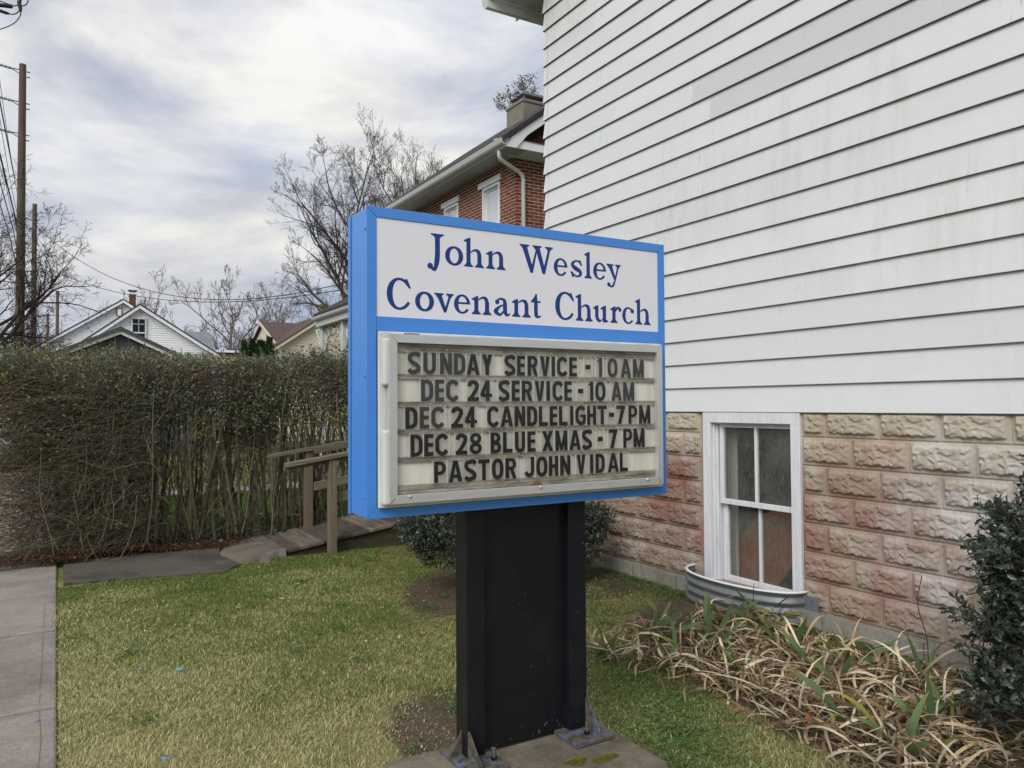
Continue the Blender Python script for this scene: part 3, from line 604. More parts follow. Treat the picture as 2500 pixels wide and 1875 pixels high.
# the room behind it
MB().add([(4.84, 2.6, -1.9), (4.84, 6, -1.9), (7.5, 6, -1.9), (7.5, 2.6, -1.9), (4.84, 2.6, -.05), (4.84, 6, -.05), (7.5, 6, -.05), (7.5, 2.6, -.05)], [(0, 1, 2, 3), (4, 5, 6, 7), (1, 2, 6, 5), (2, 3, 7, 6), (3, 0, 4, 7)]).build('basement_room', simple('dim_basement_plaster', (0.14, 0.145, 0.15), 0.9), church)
attach(church)
cv = []; 
for i in range(25):
    t = i/24; cv.append((4.90+0.012*math.sin(i*1.7), 4.56+0.25*t))
m = MB(); v = [(a, b, z) for z in (-1.55, -.12) for a, b in cv]; m.add(v, [(i, i+1, i+26, i+25) for i in range(24)])
tag(m.build('curtain', 'curtain', smooth=True), 'pale grey green curtain hanging at the left inside the dirty basement window', 'curtain')
m = MB(); pts = smooth_path([(4.62, -1.62), (4.60, -1.25), (4.50, -1.02), (4.30, -.89), (4.05, -.82), (3.78, -.76), (3.60, -.74), (3.58, -.90), (3.70, -1.02), (3.98, -1.20), (4.16, -1.42), (4.28, -1.62)], 4); pts = [(float(p[0]), float(p[1])) for p in pts]
m.prism(pts, 0, 4.93, 4.96); tag(m.build('chair_back', 'orange', bevel=.006), 'orange brown rounded wooden chair back behind the dirty basement window', 'chair')

# corrugated window well
well = empty('window_well', (4.70, 4.25, GZ), 'corrugated galvanised steel window well curving round the basement window', 'window well')
arc = []
yc_, ry, rx_ = 4.285, 0.565, 0.315
for i in range(41):
    a = math.pi*i/40; arc.append((4.695-rx_*abs(math.sin(a))**0.8, yc_-ry*math.cos(a), a))
def wtop(y): return -1.375-(4.85-y)*0.004
prof = []
for j in range(33):
    t = j/32; z = -0.30*t; prof.append((0.011*math.cos(t*2*math.pi*4.2), z))
v = []
for (x, y, a) in arc:
    nx, ny = -math.sin(a)*1.0, -math.cos(a)*0.8; nl = math.hypot(nx, ny)
    for (d, z) in prof: v.append((x+nx/nl*d, y+ny/nl*d, -1.372+z))
F = [(i*33+j, i*33+j+1, (i+1)*33+j+1, (i+1)*33+j) for i in range(40) for j in range(32)]
MB().add(v, F).build('corrugated_wall', 'galv', well, smooth=True)
MB().tube([(x, y, -1.370) for x, y, a in arc], 0.011, 8).build('rim', 'white_paint', well, smooth=True)
MB().box(4.655, 4.660, 3.60, 3.73, -1.63, -1.385).build('flange', 'galv', well, bevel=0.002)
for zz in (-1.42, -1.53): MB().tube([(4.655, 3.655, zz), (4.66, 3.655, zz)], 0.006, 8).build('bolt', 'screw', well)
attach(well)
# ---------------------------------------------------------------- letter shapes (flat polygons in metres, made from overlapping strokes)
def ribbon(P, wd, sm=True, n=8):
    """centre line P with width wd (number or one per control point) -> outline"""
    if sm:
        ws = wd if isinstance(wd, (list, tuple)) else [wd]*len(P)
        Q = smooth_path([(p[0], p[1], w) for p, w in zip(P, ws)], n)
        pts = [(q[0], q[1]) for q in Q]; ws = [q[2] for q in Q]
    else: pts = P; ws = [wd]*len(P)
    Lf, Rt = [], []
    for i, p in enumerate(pts):
        a = pts[max(i-1, 0)]; b = pts[min(i+1, len(pts)-1)]; tx, ty = b[0]-a[0], b[1]-a[1]; l = math.hypot(tx, ty) or 1; nx, ny = -ty/l, tx/l
        Lf.append((p[0]+nx*ws[i]/2, p[1]+ny*ws[i]/2)); Rt.append((p[0]-nx*ws[i]/2, p[1]-ny*ws[i]/2))
    return ('strip', Lf, Rt)
def ell(cx, cy, rx, ry, p=2.0, n=36, a0=0.0, a1=360.0):
    o = []
    for i in range(n+(0 if a1-a0 >= 360 else 1)):
        a = R(a0+(a1-a0)*i/n); c, s = math.cos(a), math.sin(a)
        o.append((cx+rx*math.copysign(abs(c)**(2/p), c), cy+ry*math.copysign(abs(s)**(2/p), s)))
    return o
def ring(cx, cy, rx, ry, tx, ty, p=2.0): return [ell(cx, cy, rx, ry, p), ell(cx, cy, rx-tx, ry-ty, p)]
def rect(x0, y0, x1, y1): return [[(x0, y0), (x1, y0), (x1, y1), (x0, y1)]]
def poly(*p): return [list(p)]
def glyph_mesh(pieces, thick=0.0012):
    """every piece a hair thicker than the last, so that no two faces share a plane"""
    mb = MB()
    for k, loops in enumerate(pieces):
        d = thick+k*0.00012
        if loops[0] == 'strip':
            _, A_, B_ = loops; n = len(A_); b0 = len(mb.v)
            mb.v += [(x, -d, y) for x, y in A_]+[(x, -d, y) for x, y in B_]+[(x, 0, y) for x, y in A_]+[(x, 0, y) for x, y in B_]
            for i in range(n-1):
                for f in ((i, n+i, n+i+1, i+1), (i, i+1, 2*n+i+1, 2*n+i), (n+i, 3*n+i, 3*n+i+1, n+i+1)): mb.f.append(tuple(b0+j for j in f)); mb.mi.append(0)
            for i in (0, n-1): mb.f.append((b0+i, b0+2*n+i, b0+3*n+i, b0+n+i)); mb.mi.append(0)
            continue
        tris = tessellate_polygon([[Vector((x, y, 0)) for x, y in lp] for lp in loops]); pts = [p for lp in loops for p in lp]
        b0 = len(mb.v); n = len(pts)
        mb.v += [(x, -d, y) for x, y in pts]+[(x, 0, y) for x, y in pts]
        for t in tris:
            a, b, c = t
            ar = (pts[b][0]-pts[a][0])*(pts[c][1]-pts[a][1])-(pts[c][0]-pts[a][0])*(pts[b][1]-pts[a][1])
            f = (a, b, c) if ar > 0 else (a, c, b); mb.f.append(tuple(b0+i for i in f)); mb.mi.append(0)
        s = 0
        for lp in loops:
            m = len(lp)
            for i in range(m): mb.f.append((b0+s+i, b0+n+s+i, b0+n+s+(i+1) % m, b0+s+(i+1) % m)); mb.mi.append(0)
            s += m
    return mb
# -- board letters: condensed bold capitals, stroke t
def cap(c, w, h, t=0.0172):
    o, r = [], 0.36*h
    if c == 'I': return [rect(0, 0, w, h)]
    if c == '-': return [rect(0, h*.39, w, h*.39+h*.235)]
    if c == 'E': return [rect(0, 0, t, h), rect(t*.5, 0, w, t*.92), rect(t*.5, h-t*.92, w, h), rect(t*.5, h*.5-t*.45+.001, w*.97, h*.5+t*.45+.001)]
    if c == 'L': return [rect(0, 0, t, h), rect(t*.5, 0, w, t*.95)]
    if c == 'T': return [rect(w/2-t/2, 0, w/2+t/2, h), rect(0, h-t*.95, w, h)]
    if c == 'H': return [rect(0, 0, t, h), rect(w-t, 0, w, h), rect(t*.5, h*.5-t*.5, w-t*.5, h*.5+t*.42)]
    if c == 'N': return [rect(0, 0, t, h), rect(w-t, 0, w, h), poly((0, h), (t*1.05, h), (w, 0), (w-t*1.05, 0))]
    if c == 'M': return [rect(0, 0, t, h), rect(w-t, 0, w, h), poly((0, h), (t*1.05, h), (w/2+t*.35, 0), (w/2-t*.35, 0)), poly((w-t*1.05, h), (w, h), (w/2+t*.35, 0), (w/2-t*.35, 0))]
    if c == 'A': return [poly((0, 0), (t*1.05, 0), (w/2+t*.12, h*.84), (w/2+t*.58, h), (w/2-t*.58, h)), poly((w, 0), (w/2+t*.58, h), (w/2-t*.58, h), (w/2-t*.12, h*.84), (w-t*1.05, 0)), rect(w*.2, h*.19, w*.8, h*.345)]
    if c == 'V': return [poly((0, h), (t*1.08, h), (w/2+t*.1, h*.10), (w/2+t*.48, 0), (w/2-t*.48, 0)), poly((w, h), (w-t*1.08, h), (w/2-t*.1, h*.10), (w/2-t*.48, 0), (w/2+t*.48, 0))]
    if c == 'Y': return [rect(w/2-t*.52, 0, w/2+t*.52, h*.47), poly((0, h), (t*1.12, h), (w/2+t*.52, h*.42), (w/2-t*.52, h*.38)), poly((w, h), (w-t*1.12, h), (w/2-t*.52, h*.42), (w/2+t*.52, h*.38))]
    if c == 'X': return [poly((0, 0), (t*1.15, 0), (w, h), (w-t*1.15, h)), poly((0, h), (t*1.15, h), (w, 0), (w-t*1.15, 0))]
    if c == '7': return [rect(0, h-t*.95, w, h), poly((w-t*1.15, h-.001), (w, h-.001), (w*.36+t*.5, 0), (w*.36-t*.6, 0))]
    if c == '1': return [rect(w-t, 0, w, h), poly((0, h*.80), (w-t*.6, h*.80), (w-t*.6, h), (w-t, h), (w*.30, h*.90), (0, h*.885))]
    if c == '4': return [rect(w*.78-t, 0, w*.78+0.0, h), rect(t*.3, h*.20, w, h*.36), poly((w*.78-t*.3, h), (w*.78-t*1.05, h), (0, h*.36), (0, h*.22), (t*.95, h*.30), (w*.78-t*.6, h*.80))]
    if c in 'O0': return [ring(w/2, h/2, w/2, h/2+.0006, t, t*.95, 2.5)]
    if c == 'U': 
        a = [(0, h)]+ell(w/2, r*.98, w/2, r, 2.4, 20, 180, 360)+[(w, h), (w-t, h)]+ell(w/2, r*.98, w/2-t, r-t, 2.3, 20, 360, 720)[::-1][:0]
        return [[a+ell(w/2, r*.98, w/2-t, r-t*.9, 2.3, 20, 180, 360)[::-1]+[(t, h)]]]
    if c == 'D': 
        ou = [(0, 0), (w*.42, 0)]+ell(w*.42, r, w*.58, r, 2.2, 10, 270, 360)+ell(w*.42, h-r, w*.58, r, 2.2, 10, 0, 90)+[(0, h)]
        inn = [(t, t*.9), (w*.42, t*.9)]+ell(w*.42, r, w*.58-t, r-t*.9, 2.1, 10, 270, 360)+ell(w*.42, h-r, w*.58-t, r-t*.9, 2.1, 10, 0, 90)+[(t, h-t*.9)]
        return [[ou, inn]]
    def bowl(y0, y1, ww):
        hh = (y1-y0); rr = hh/2; cx = ww-rr*.95
        ou = [(0, y0), (cx, y0)]+ell(cx, y0+rr, ww-cx, rr, 2.1, 14, 270, 450)+[(0, y1)]
        inn = [(t*.9, y0+t*.82), (cx, y0+t*.82)]+ell(cx, y0+rr, ww-cx-t*.95, rr-t*.82, 2.0, 14, 270, 450)+[(t*.9, y1-t*.82)]
        return [ou, inn]
    if c == 'P': return [rect(0, 0, t, h), bowl(h*.36, h, w)]
    if c == 'R': return [rect(0, 0, t, h), bowl(h*.42, h, w*.97), poly((w-t*1.05, 0), (w, 0), (w*.70, h*.50), (w*.38, h*.50))]
    if c == 'B': return [rect(0, 0, t, h), bowl(h*.47, h, w*.93), bowl(0, h*.555, w)]
    if c == '8': return [ring(w/2, h*.735, w*.46, h*.268, t*.9, t*.82), ring(w/2, h*.272, w*.5, h*.275, t*.95, t*.85)]
    m = t/2
    if c == 'C': return [ribbon([(w-m*.75, h*.755), (w*.72, h-m*1.15), (w*.42, h-m), (m*1.1, h*.74), (m, h*.5), (m*1.1, h*.26), (w*.42, m), (w*.72, m*1.15), (w-m*.75, h*.245)], t)]
    if c == 'G': return [ribbon([(w-m*1.2, h*.77), (w*.70, h-m*1.15), (w*.42, h-m), (m*1.1, h*.74), (m, h*.5), (m*1.1, h*.26), (w*.42, m), (w*.74, m*1.2), (w-m*1.05, h*.25), (w-m, h*.54)], t), rect(w*.45, h*.40, w-m*.5, h*.545)]
    if c == 'J': return [ribbon([(w-m, h), (w-m, h*.6), (w-m*1.05, h*.24), (w*.55, m*.95), (w*.22, h*.15), (w*.1, h*.27)], t)]
    if c == 'S': return [ribbon([(w-m*.6, h*.80), (w*.76, h*.925), (w*.45, h-m*.95), (m*1.3, h*.83), (m*1.25, h*.66), (w*.38, h*.525), (w*.66, h*.43), (w-m*1.1, h*.31), (w-m*1.25, h*.16), (w*.55, m*.95), (w*.27, h*.085), (m*.75, h*.215)], t)]
    if c == '2': return [ribbon([(m*1.05, h*.70), (m*1.4, h*.84), (w*.5, h-m*.95), (w-m*1.1, h*.80), (w-m*1.3, h*.62), (w*.55, h*.36), (m*1.3, h*.08)], t), rect(0, 0, w, t*.95)]
    return [rect(0, 0, w, h)]
# -- name letters: bracketed serif roman
TH = 0.0066
def slab(x0, x1, y, e=0.0115, up_=True):
    """serif bar with curved brackets under or over a stem that spans x0..x1"""
    s = 1 if up_ else -1; t = TH; q = 0.012
    L_ = [(x0-e, y), (x0-e, y+s*t)]+[(x0-e+(e)*(k/6)**.75*1.0, y+s*(t+q*(1-math.cos(math.pi/2*k/6)))) for k in range(1, 7)]
    R_ = [(x1+e-(e)*(k/6)**.75, y+s*(t+q*(1-math.cos(math.pi/2*k/6)))) for k in range(6, 0, -1)]+[(x1+e, y+s*t), (x1+e, y)]
    return [L_+R_]
def flag(x0, x1, y): return poly((x0+.002, y-.024), (x0-.001, y-.020), (x0-.012, y-.0175), (x0-.012, y-.0125), (x1-.004, y+.0005), (x1, y), (x1, y-.024))
def arch(x0, x1, y, st=0.0195, tn=0.0105):
    """from a stem's right edge x0 over to a right stem that ends at x1"""
    top = [(x0-.002, y-.018), (x0+.008, y-.007), ((x0+x1)/2+.002, y), (x1-.008, y-.007), (x1, y-.026)]
    low = [(x1-st, y-.026), (x1-st-.003, y-.016), ((x0+x1)/2-.006, y-tn), (x0+.004, y-.017), (x0-.002, y-.024)]
    return [[tuple(p) for p in smooth_path(top, 6)]+[tuple(p) for p in smooth_path(low, 6)]]
def serif(c, w, xh, ah):
    s = 0.0195; e = 0.0115
    if c == 'o': return [[ell(w/2, xh/2, w/2, xh/2+.0015, 2.05), ell(w/2, xh/2, w/2-.0215, xh/2-.0085, 2.0)]]
    if c == 'h': return [rect(e, TH, e+s, ah-.004), flag(e, e+s, ah), slab(e, e+s, 0), arch(e+s, w-e, xh), rect(w-e-s, TH, w-e, xh-.026), slab(w-e-s, w-e, 0)]
    if c == 'n': return [rect(e, TH, e+s, xh-.004), flag(e, e+s, xh), slab(e, e+s, 0), arch(e+s, w-e, xh), rect(w-e-s, TH, w-e, xh-.026), slab(w-e-s, w-e, 0)]
    if c == 'l': return [rect(w/2-s/2+.001, TH, w/2+s/2+.001, ah-.004), flag(w/2-s/2+.001, w/2+s/2+.001, ah), slab(w/2-s/2+.001, w/2+s/2+.001, 0)]
    if c == 'u':
        a = [(e, xh-.02), (e, .024)]; lo = smooth_path([(e, .026), (e+.007, .008), (w/2-.006, -.0012), (w-e-s-.001, .012)], 6); hi = smooth_path([(w-e-s-.001, .019), (w/2+.002, .0095), (e+s+.003, .016), (e+s, .028)], 6)
        return [rect(e, .024, e+s, xh-.004), flag(e, e+s, xh), rect(w-e-s, .0, w-e, xh-.004), flag(w-e-s, w-e, xh), [[tuple(p) for p in lo]+[tuple(p) for p in hi]], poly((w-e-s*.6, -.0012), (w-e, 0), (w, .0035), (w, .0085), (w-e, .013), (w-e-s*.6, .013))]
    if c == 'r': return [rect(e, TH, e+s, xh-.004), flag(e, e+s, xh), slab(e, e+s, 0), ribbon([(e+s-.004, xh-.026), (e+s+.006, xh-.011), (w*.70, xh-.0055), (w-.009, xh-.012)], [.008, .011, .011, .012]), [ell(w-.0095, xh-.0145, .0095, .0098)]]
    if c == 't': return [ribbon([(w*.50, xh+.012), (w*.50, xh*.7), (w*.50, xh*.33), (w*.56, .010), (w*.74, .0048), (w, .010)], [s*.75, s, s, s*.98, .010, .0075]), rect(.0, xh-.0105, w*.98, xh-.002), poly((0, xh-.0105), (.0, xh-.0045), (w*.30, xh+.012), (w*.46, xh+.028), (w*.62, xh+.028), (w*.62, xh-.01))]
    if c == 'c': return [cring(w, xh, 42, 322, .0200, .0085), [ell(w-.0125, xh*.775, .0105, .0105)]]
    if c == 'e': return [cring(w, xh, 2, 326, .0205, .0085, True), rect(.012, xh*.50, w-.0012, xh*.50+.0085)]
    if c == 's': return [ribbon([(w-.012, xh*.79), (w*.66, xh*.94), (w*.42, xh-.0045), (.015, xh*.80), (.017, xh*.64), (w*.47, xh*.50), (w-.017, xh*.36), (w-.014, xh*.17), (w*.56, .0042), (w*.34, .010), (.013, xh*.27)], [.006, .008, .009, .015, .018, .0215, .018, .015, .009, .008, .006]), poly((w-.021, xh+.001), (w-.013, xh+.001), (w-.003, xh*.70), (w-.012, xh*.70), (w-.024, xh*.88)), poly((.021, -.001), (.013, -.001), (.002, xh*.32), (.011, xh*.32), (.024, xh*.14))]
    if c == 'a': return [ribbon([(.020, xh*.74), (.024, xh*.88), (w*.44, xh-.0048), (w*.66, xh*.86), (w*.70, xh*.68)], [.010, .009, .0095, .015, s]), [ell(.0185, xh*.755, .0105, .0108)], rect(w*.70-s/2, .012, w*.70+s/2, xh*.70), ribbon([(w*.66, xh*.60), (w*.46, xh*.555), (.022, xh*.42), (.011, xh*.24), (.024, .0075), (w*.42, .0055), (w*.64, .021)], [.006, .008, .013, .0205, .014, .010, .008]), ribbon([(w*.70, .026), (w*.76, .008), (w*.90, .006), (w, .013)], [s, .015, .010, .005])]
    if c == 'v': return [poly((.010, xh-TH), (.0335, xh-TH), (w*.575, .020), (w*.60, -.001), (w*.49, -.001)), poly((w-.012, xh-TH), (w-.0225, xh-TH), (w*.55, .020), (w*.49, -.001), (w*.60, -.001)), slab(.0125, .031, xh, .0115, False), slab(w-.0245, w-.0135, xh, .0115, False)]
    if c == 'y': return [poly((.010, xh-TH), (.0335, xh-TH), (w*.60, .018), (w*.56, -.004)), poly((w-.012, xh-TH), (w-.0225, xh-TH), (w*.50, -.006), (w*.42, -.026), (w*.52, -.022), (w*.60, -.006)), slab(.0125, .031, xh, .0115, False), slab(w-.0245, w-.0135, xh, .0115, False), ribbon([(w*.53, -.006), (w*.44, -.023), (w*.32, -.0275), (w*.17, -.022)], [.010, .0105, .009, .012]), [ell(w*.15, -.0185, .0095, .0095)]]
    if c == 'W':
        H = ah
        return [poly((.012, H-TH), (.038, H-TH), (w*.375, .030), (w*.39, 0), (w*.315, 0)), poly((w*.54, H-TH), (w*.50, H-TH), (w*.35, .03), (w*.32, 0), (w*.39, 0)), poly((w*.455, H-TH), (w*.59, H-TH), (w*.735, .030), (w*.75, 0), (w*.675, 0)), poly((w-.014, H-TH), (w-.026, H-TH), (w*.715, .030), (w*.68, 0), (w*.75, 0)), slab(.0145, .037, H, .0135, False), slab(w*.455, w*.575, H, .0125, False), slab(w-.030, w-.0155, H, .0135, False)]
    if c == 'J': return [ribbon([(w-.0335, ah-.004), (w-.0335, ah*.7), (w-.0335, ah*.32), (w-.037, .006), (w*.42, -.0255), (.016, -.012)], [.0225, .0225, .0225, .0225, .013, .016]), slab(w-.0335-.01125, w-.0335+.01125, ah, .0185, False), [ell(.0135, -.0115, .0125, .0125)]]
    if c == 'C': return [cring(w, ah, 40, 328, .0245, .0100, p=2.05), poly((w-.0285, ah-.0025), (w-.0205, ah-.0015), (w-.004, ah*.70), (w-.0115, ah*.68), (w-.034, ah*.88)), ]
    return [rect(0, 0, w, xh)]
def cring(w, h, a0, a1, tx, ty, closed_right=False, p=2.0):
    ou = ell(w/2, h/2, w/2, h/2+.0015, p, 40, a0, a1); o2 = .35*tx if True else 0
    inn = []
    for i in range(41):
        a = R(a0+(a1-a0)*i/40); k = (1-math.cos(a))/2     # thick at the left, thin at the terminals
        th = ty*1.05+(tx-ty)*k if not closed_right else ty*1.25+(tx-ty*1.25)*(k if math.sin(a) < 0 else max(k, .42))
        c, s_ = math.cos(a), math.sin(a)
        inn.append((w/2+(w/2-th)*c, h/2+(h/2+.0015-ty*(1+.25*abs(c)))*s_))
    return [ou+inn[::-1]]
# ---------------------------------------------------------------- the church sign
SX0, SX1, SYF, SYB, SZB, SZT = 1.042, 2.585, 2.866, 3.085, -0.444, 0.7885
sign = empty('church_sign', (1.83, 2.98, -1.52), 'bright blue church sign box with name panel and letter board on a black post', 'sign')
cab = MB().box(SX0+.003, SX1-.003, SYF+.012, SYB, SZB+.003, SZT-.003).build('cabinet', 'blue', sign, bevel=0.002)
# mitred face frame
fr = 0.041
def mitre(name, a, b, c, d, mat='blue', y0=SYF, y1=SYF+.014, parent=None):
    v = [(p[0], y, p[1]) for y in (y0, y1) for p in (a, b, c, d)]
    return MB().add(v, [(0, 1, 2, 3), (4, 7, 6, 5), (0, 4, 5, 1), (1, 5, 6, 2), (2, 6, 7, 3), (3, 7, 4, 0)]).build(name, mat, parent or sign, bevel=0.0012)
gp = .0007
mitre('face_frame', (SX0, SZB+gp), (SX0+fr, SZB+fr+gp), (SX0+fr, SZT-fr-gp), (SX0, SZT-gp))
mitre('face_frame', (SX1-fr, SZB+fr+gp), (SX1, SZB+gp), (SX1, SZT-gp), (SX1-fr, SZT-fr-gp))
mitre('face_frame', (SX0+gp, SZT), (SX0+fr+gp, SZT-fr), (SX1-fr-gp, SZT-fr), (SX1-gp, SZT))
mitre('face_frame', (SX0+gp, SZB), (SX1-gp, SZB), (SX1-fr-gp, SZB+fr), (SX0+fr+gp, SZB+fr))
MB().box(SX0+fr+.001, SX1-fr-.001, SYF-.0015, SYF+.012, 0.2935, 0.353).build('cross_rail', 'blue', sign, bevel=0.001)
MB().box(SX0-.0015, SX0+.001, SYB-.028, SYB+.0005, SZB-.002, SZT+.001).build('rear_trim', 'blue', sign)
for y_, zz in ((2.885, .70), (2.885, .115), (2.885, -.36), (3.072, .66), (3.072, .105), (3.072, -.345)):
    MB().tube([(SX0+.002, y_, zz), (SX0-.0045, y_, zz)], [.0055, .0045], 8).build('rivet', 'blue', sign)
panel = MB().box(SX0+fr+.0005, SX1-fr-.0005, SYF+.004, SYF+.008, 0.3535, SZT-fr-.0005).build('name_panel', 'face', sign)
YN = SYF+.004
for base, xh, ah, ps in ((0.5852, 0.0790, 0.1245, [('J', 1.3029, 1.3831), ('o', 1.3846, 1.4692), ('h', 1.4731, 1.5679), ('n', 1.5798, 1.6749), ('W', 1.7474, 1.9255), ('e', 1.9285, 2.0041), ('s', 2.0178, 2.0905), ('l', 2.0967, 2.1433), ('e', 2.15, 2.2255), ('y', 2.2276, 2.316)]),
                         (0.3850, 0.0790, 0.1245, [('C', 1.1266, 1.235), ('o', 1.2489, 1.3334), ('v', 1.3343, 1.4251), ('e', 1.4251, 1.5014), ('n', 1.5094, 1.6039), ('a', 1.6147, 1.6964), ('n', 1.7076, 1.8031), ('t', 1.8057, 1.857), ('C', 1.9347, 2.0445), ('h', 2.0484, 2.144), ('u', 2.1477, 2.2344), ('r', 2.249, 2.3159), ('c', 2.3201, 2.3945), ('h', 2.4, 2.4958)])):
    for c, a, b in ps:
        me = glyph_mesh(serif(c, b-a, xh, 0.1272 if c == 'C' else ah), 0.0004).mesh('letter', 'navy'); link('letter', me, panel, loc=(a, YN, base))
# letter board: tray, side handles, hinged aluminium door, tracks, clear letter panels
tray = MB()
tray.box(1.0835, 2.5435, 2.846, 2.862, -0.4025, 0.2925)
tr_ = tray.build('letter_tray', 'ivory', sign, bevel=0.004)
for a, b in ((0.078, 0.262), (-0.388, -0.098)): MB().box(1.0925, 1.118, 2.812, 2.848, a, b).build('side_handle', 'ivory', sign, bevel=0.008)
MB().box(1.1195, 1.1235, 2.816, 2.846, -.10, .08).build('hinge', 'letter_glare', sign)
DX0, DX1, DZ0, DZ1, DY0, DY1 = 1.112, 2.5125, -0.3855, 0.2805, 2.806, 2.836; df = 0.034
door = MB().box(DX0+.004, DX1-.004, DY1-.001, DY1+.004, DZ0+.004, DZ1-.004).build('board_door', 'backer', sign)
for q in (((DX0, DZ0), (DX0+df, DZ0+df), (DX0+df, DZ1-df), (DX0, DZ1)), ((DX1-df, DZ0+df), (DX1, DZ0), (DX1, DZ1), (DX1-df, DZ1-df)), ((DX0, DZ1), (DX0+df, DZ1-df), (DX1-df, DZ1-df), (DX1, DZ1)), ((DX0, DZ0), (DX1, DZ0), (DX1-df, DZ0+df), (DX0+df, DZ0+df))):
    cx = sum(p[0] for p in q)/4; cz = sum(p[1] for p in q)/4
    q = [(p[0]+(cx-p[0])*.0009, p[1]+(cz-p[1])*.0009) for p in q]; mitre('door_frame', *q, mat='alu', y0=DY0, y1=DY1-.0015, parent=door)
for (a, z_) in ((DX0+.012, DZ0+.012), (DX1-.012, DZ0+.012), ): MB().tube([(a-.010, DY0-.0006, z_-.010), (a+.012, DY0-.0006, z_+.012) if a < 2 else (a-.012, DY0-.0006, z_+.012)], .0011, 5).build('rust_line', 'rust', door)
for x_ in (1.197, 1.808, 2.412): MB().tube([(x_, DY0+.001, -.3585), (x_, DY0-.004, -.3585), (x_, DY0-.007, -.3585)], [.0065, .0062, .002], 10).build('screw', 'screw', door, smooth=True)
for a, b, m_ in ((1.178, 1.242, 'rust'), (2.36, 2.44, 'alu')): MB().box(a, b, DY0+.004, DY0+.012, DZ1, DZ1+.005).build('latch', m_, door)
back = MB().box(DX0+.02, DX1-.02, 2.8365+.004, 2.8365+.006, DZ0+.02, DZ1-.02)
rows = [
 (0.1279, 0.2159, [('S', 1.2189, 1.2757), ('U', 1.2891, 1.3449), ('N', 1.3641, 1.4186), ('D', 1.428, 1.4813), ('A', 1.4881, 1.5494), ('Y', 1.5607, 1.6123), ('S', 1.6719, 1.7281), ('E', 1.7368, 1.7768), ('R', 1.7914, 1.8447), ('V', 1.8571, 1.9089), ('I', 1.9197, 1.936), ('C', 1.9476, 2.0046), ('E', 2.0157, 2.058), ('-', 2.1072, 2.1359), ('1', 2.1758, 2.2031), ('0', 2.2362, 2.2953), ('A', 2.3154, 2.3767), ('M', 2.3899, 2.457)]),
 (0.0162, 0.1049, [('D', 1.2781, 1.3325), ('E', 1.3408, 1.3818), ('C', 1.3919, 1.4496), ('2', 1.4915, 1.5464), ('4', 1.5534, 1.6103), ('S', 1.6415, 1.6975), ('E', 1.7087, 1.7489), ('R', 1.7603, 1.8153), ('V', 1.8279, 1.8793), ('I', 1.89, 1.9079), ('C', 1.9231, 1.9795), ('E', 1.9869, 2.0288), ('-', 2.0643, 2.0935), ('1', 2.124, 2.1501), ('0', 2.1625, 2.2223), ('A', 2.2571, 2.3181), ('M', 2.3282, 2.3958)]),
 (-0.0953, -0.0072, [('D', 1.2088, 1.2619), ('E', 1.2722, 1.3134), ('C', 1.3242, 1.3822), ('2', 1.4139, 1.4698), ('4', 1.479, 1.5361), ('C', 1.5862, 1.643), ('A', 1.6518, 1.7137), ('N', 1.7223, 1.7767), ('D', 1.7869, 1.84), ('L', 1.8482, 1.8962), ('E', 1.9062, 1.9474), ('L', 1.9569, 2.0035), ('I', 2.0184, 2.0351), ('G', 2.0482, 2.1075), ('H', 2.1136, 2.1655), ('T', 2.1741, 2.2288), ('-', 2.2427, 2.2717), ('7', 2.2857, 2.339), ('P', 2.3594, 2.413), ('M', 2.4255, 2.4949)]),
 (-0.2082, -0.1191, [('D', 1.2307, 1.2845), ('E', 1.2913, 1.3325), ('C', 1.3418, 1.3996), ('2', 1.4345, 1.4891), ('8', 1.5006, 1.558), ('B', 1.6015, 1.6532), ('L', 1.6632, 1.7106), ('U', 1.7236, 1.7751), ('E', 1.7878, 1.8296), ('X', 1.8649, 1.9232), ('M', 1.9366, 2.0017), ('A', 2.0135, 2.0764), ('S', 2.0835, 2.1411), ('-', 2.1747, 2.2032), ('7', 2.2394, 2.2911), ('P', 2.3266, 2.3805), ('M', 2.3895, 2.4574)]),
 (-0.3202, -0.2324, [('P', 1.3352, 1.3886), ('A', 1.4014, 1.465), ('S', 1.4738, 1.5324), ('T', 1.5407, 1.5961), ('O', 1.6076, 1.6642), ('R', 1.6749, 1.7299), ('J', 1.7742, 1.8217), ('O', 1.8333, 1.8917), ('H', 1.9003, 1.9501), ('N', 1.9618, 2.0173), ('V', 2.0527, 2.1024), ('I', 2.1291, 2.1464), ('D', 2.1611, 2.2136), ('A', 2.2321, 2.2969), ('L', 2.3026, 2.3516)])]
# measured on a plane at Y 2.880; the panels hang at Y 2.822, so everything shrinks a little towards the lens
KL = 2.822/2.880; LY = 2.822
def tk(z0, z1, name='track'):
    MB().box(DX0+.035, DX1-.036, LY+.004, LY+.010, z0, z1).build(name, 'track', door, bevel=.001)
zt_ = [r[1]*KL for r in rows]; zb_ = [r[0]*KL for r in rows]
tk(zt_[0]+.001, zt_[0]+.022); tk(zt_[0]+.0235, DZ1-.0355, 'track')
for k in range(4): tk(zt_[k+1]+.0012, zb_[k]-.001)
tk(zb_[4]-.022, zb_[4]-.001); tk(DZ0+.0355, zb_[4]-.0235)
for k in range(6):
    zc = (zt_[0]+.012) if k == 0 else (zb_[4]-.0105 if k == 5 else (zt_[k]+zb_[k-1])/2)
    mb = MB()
    for j in range(13): mb.tube([(1.283+j*.0864*(.985)+random.uniform(-.003, .003), LY+.004, zc+.001), (1.283+j*.0864*.985, LY-.0012, zc+.001)], [.0036, .0032], 6)
    mb.build('rivet_row', 'screw', door)
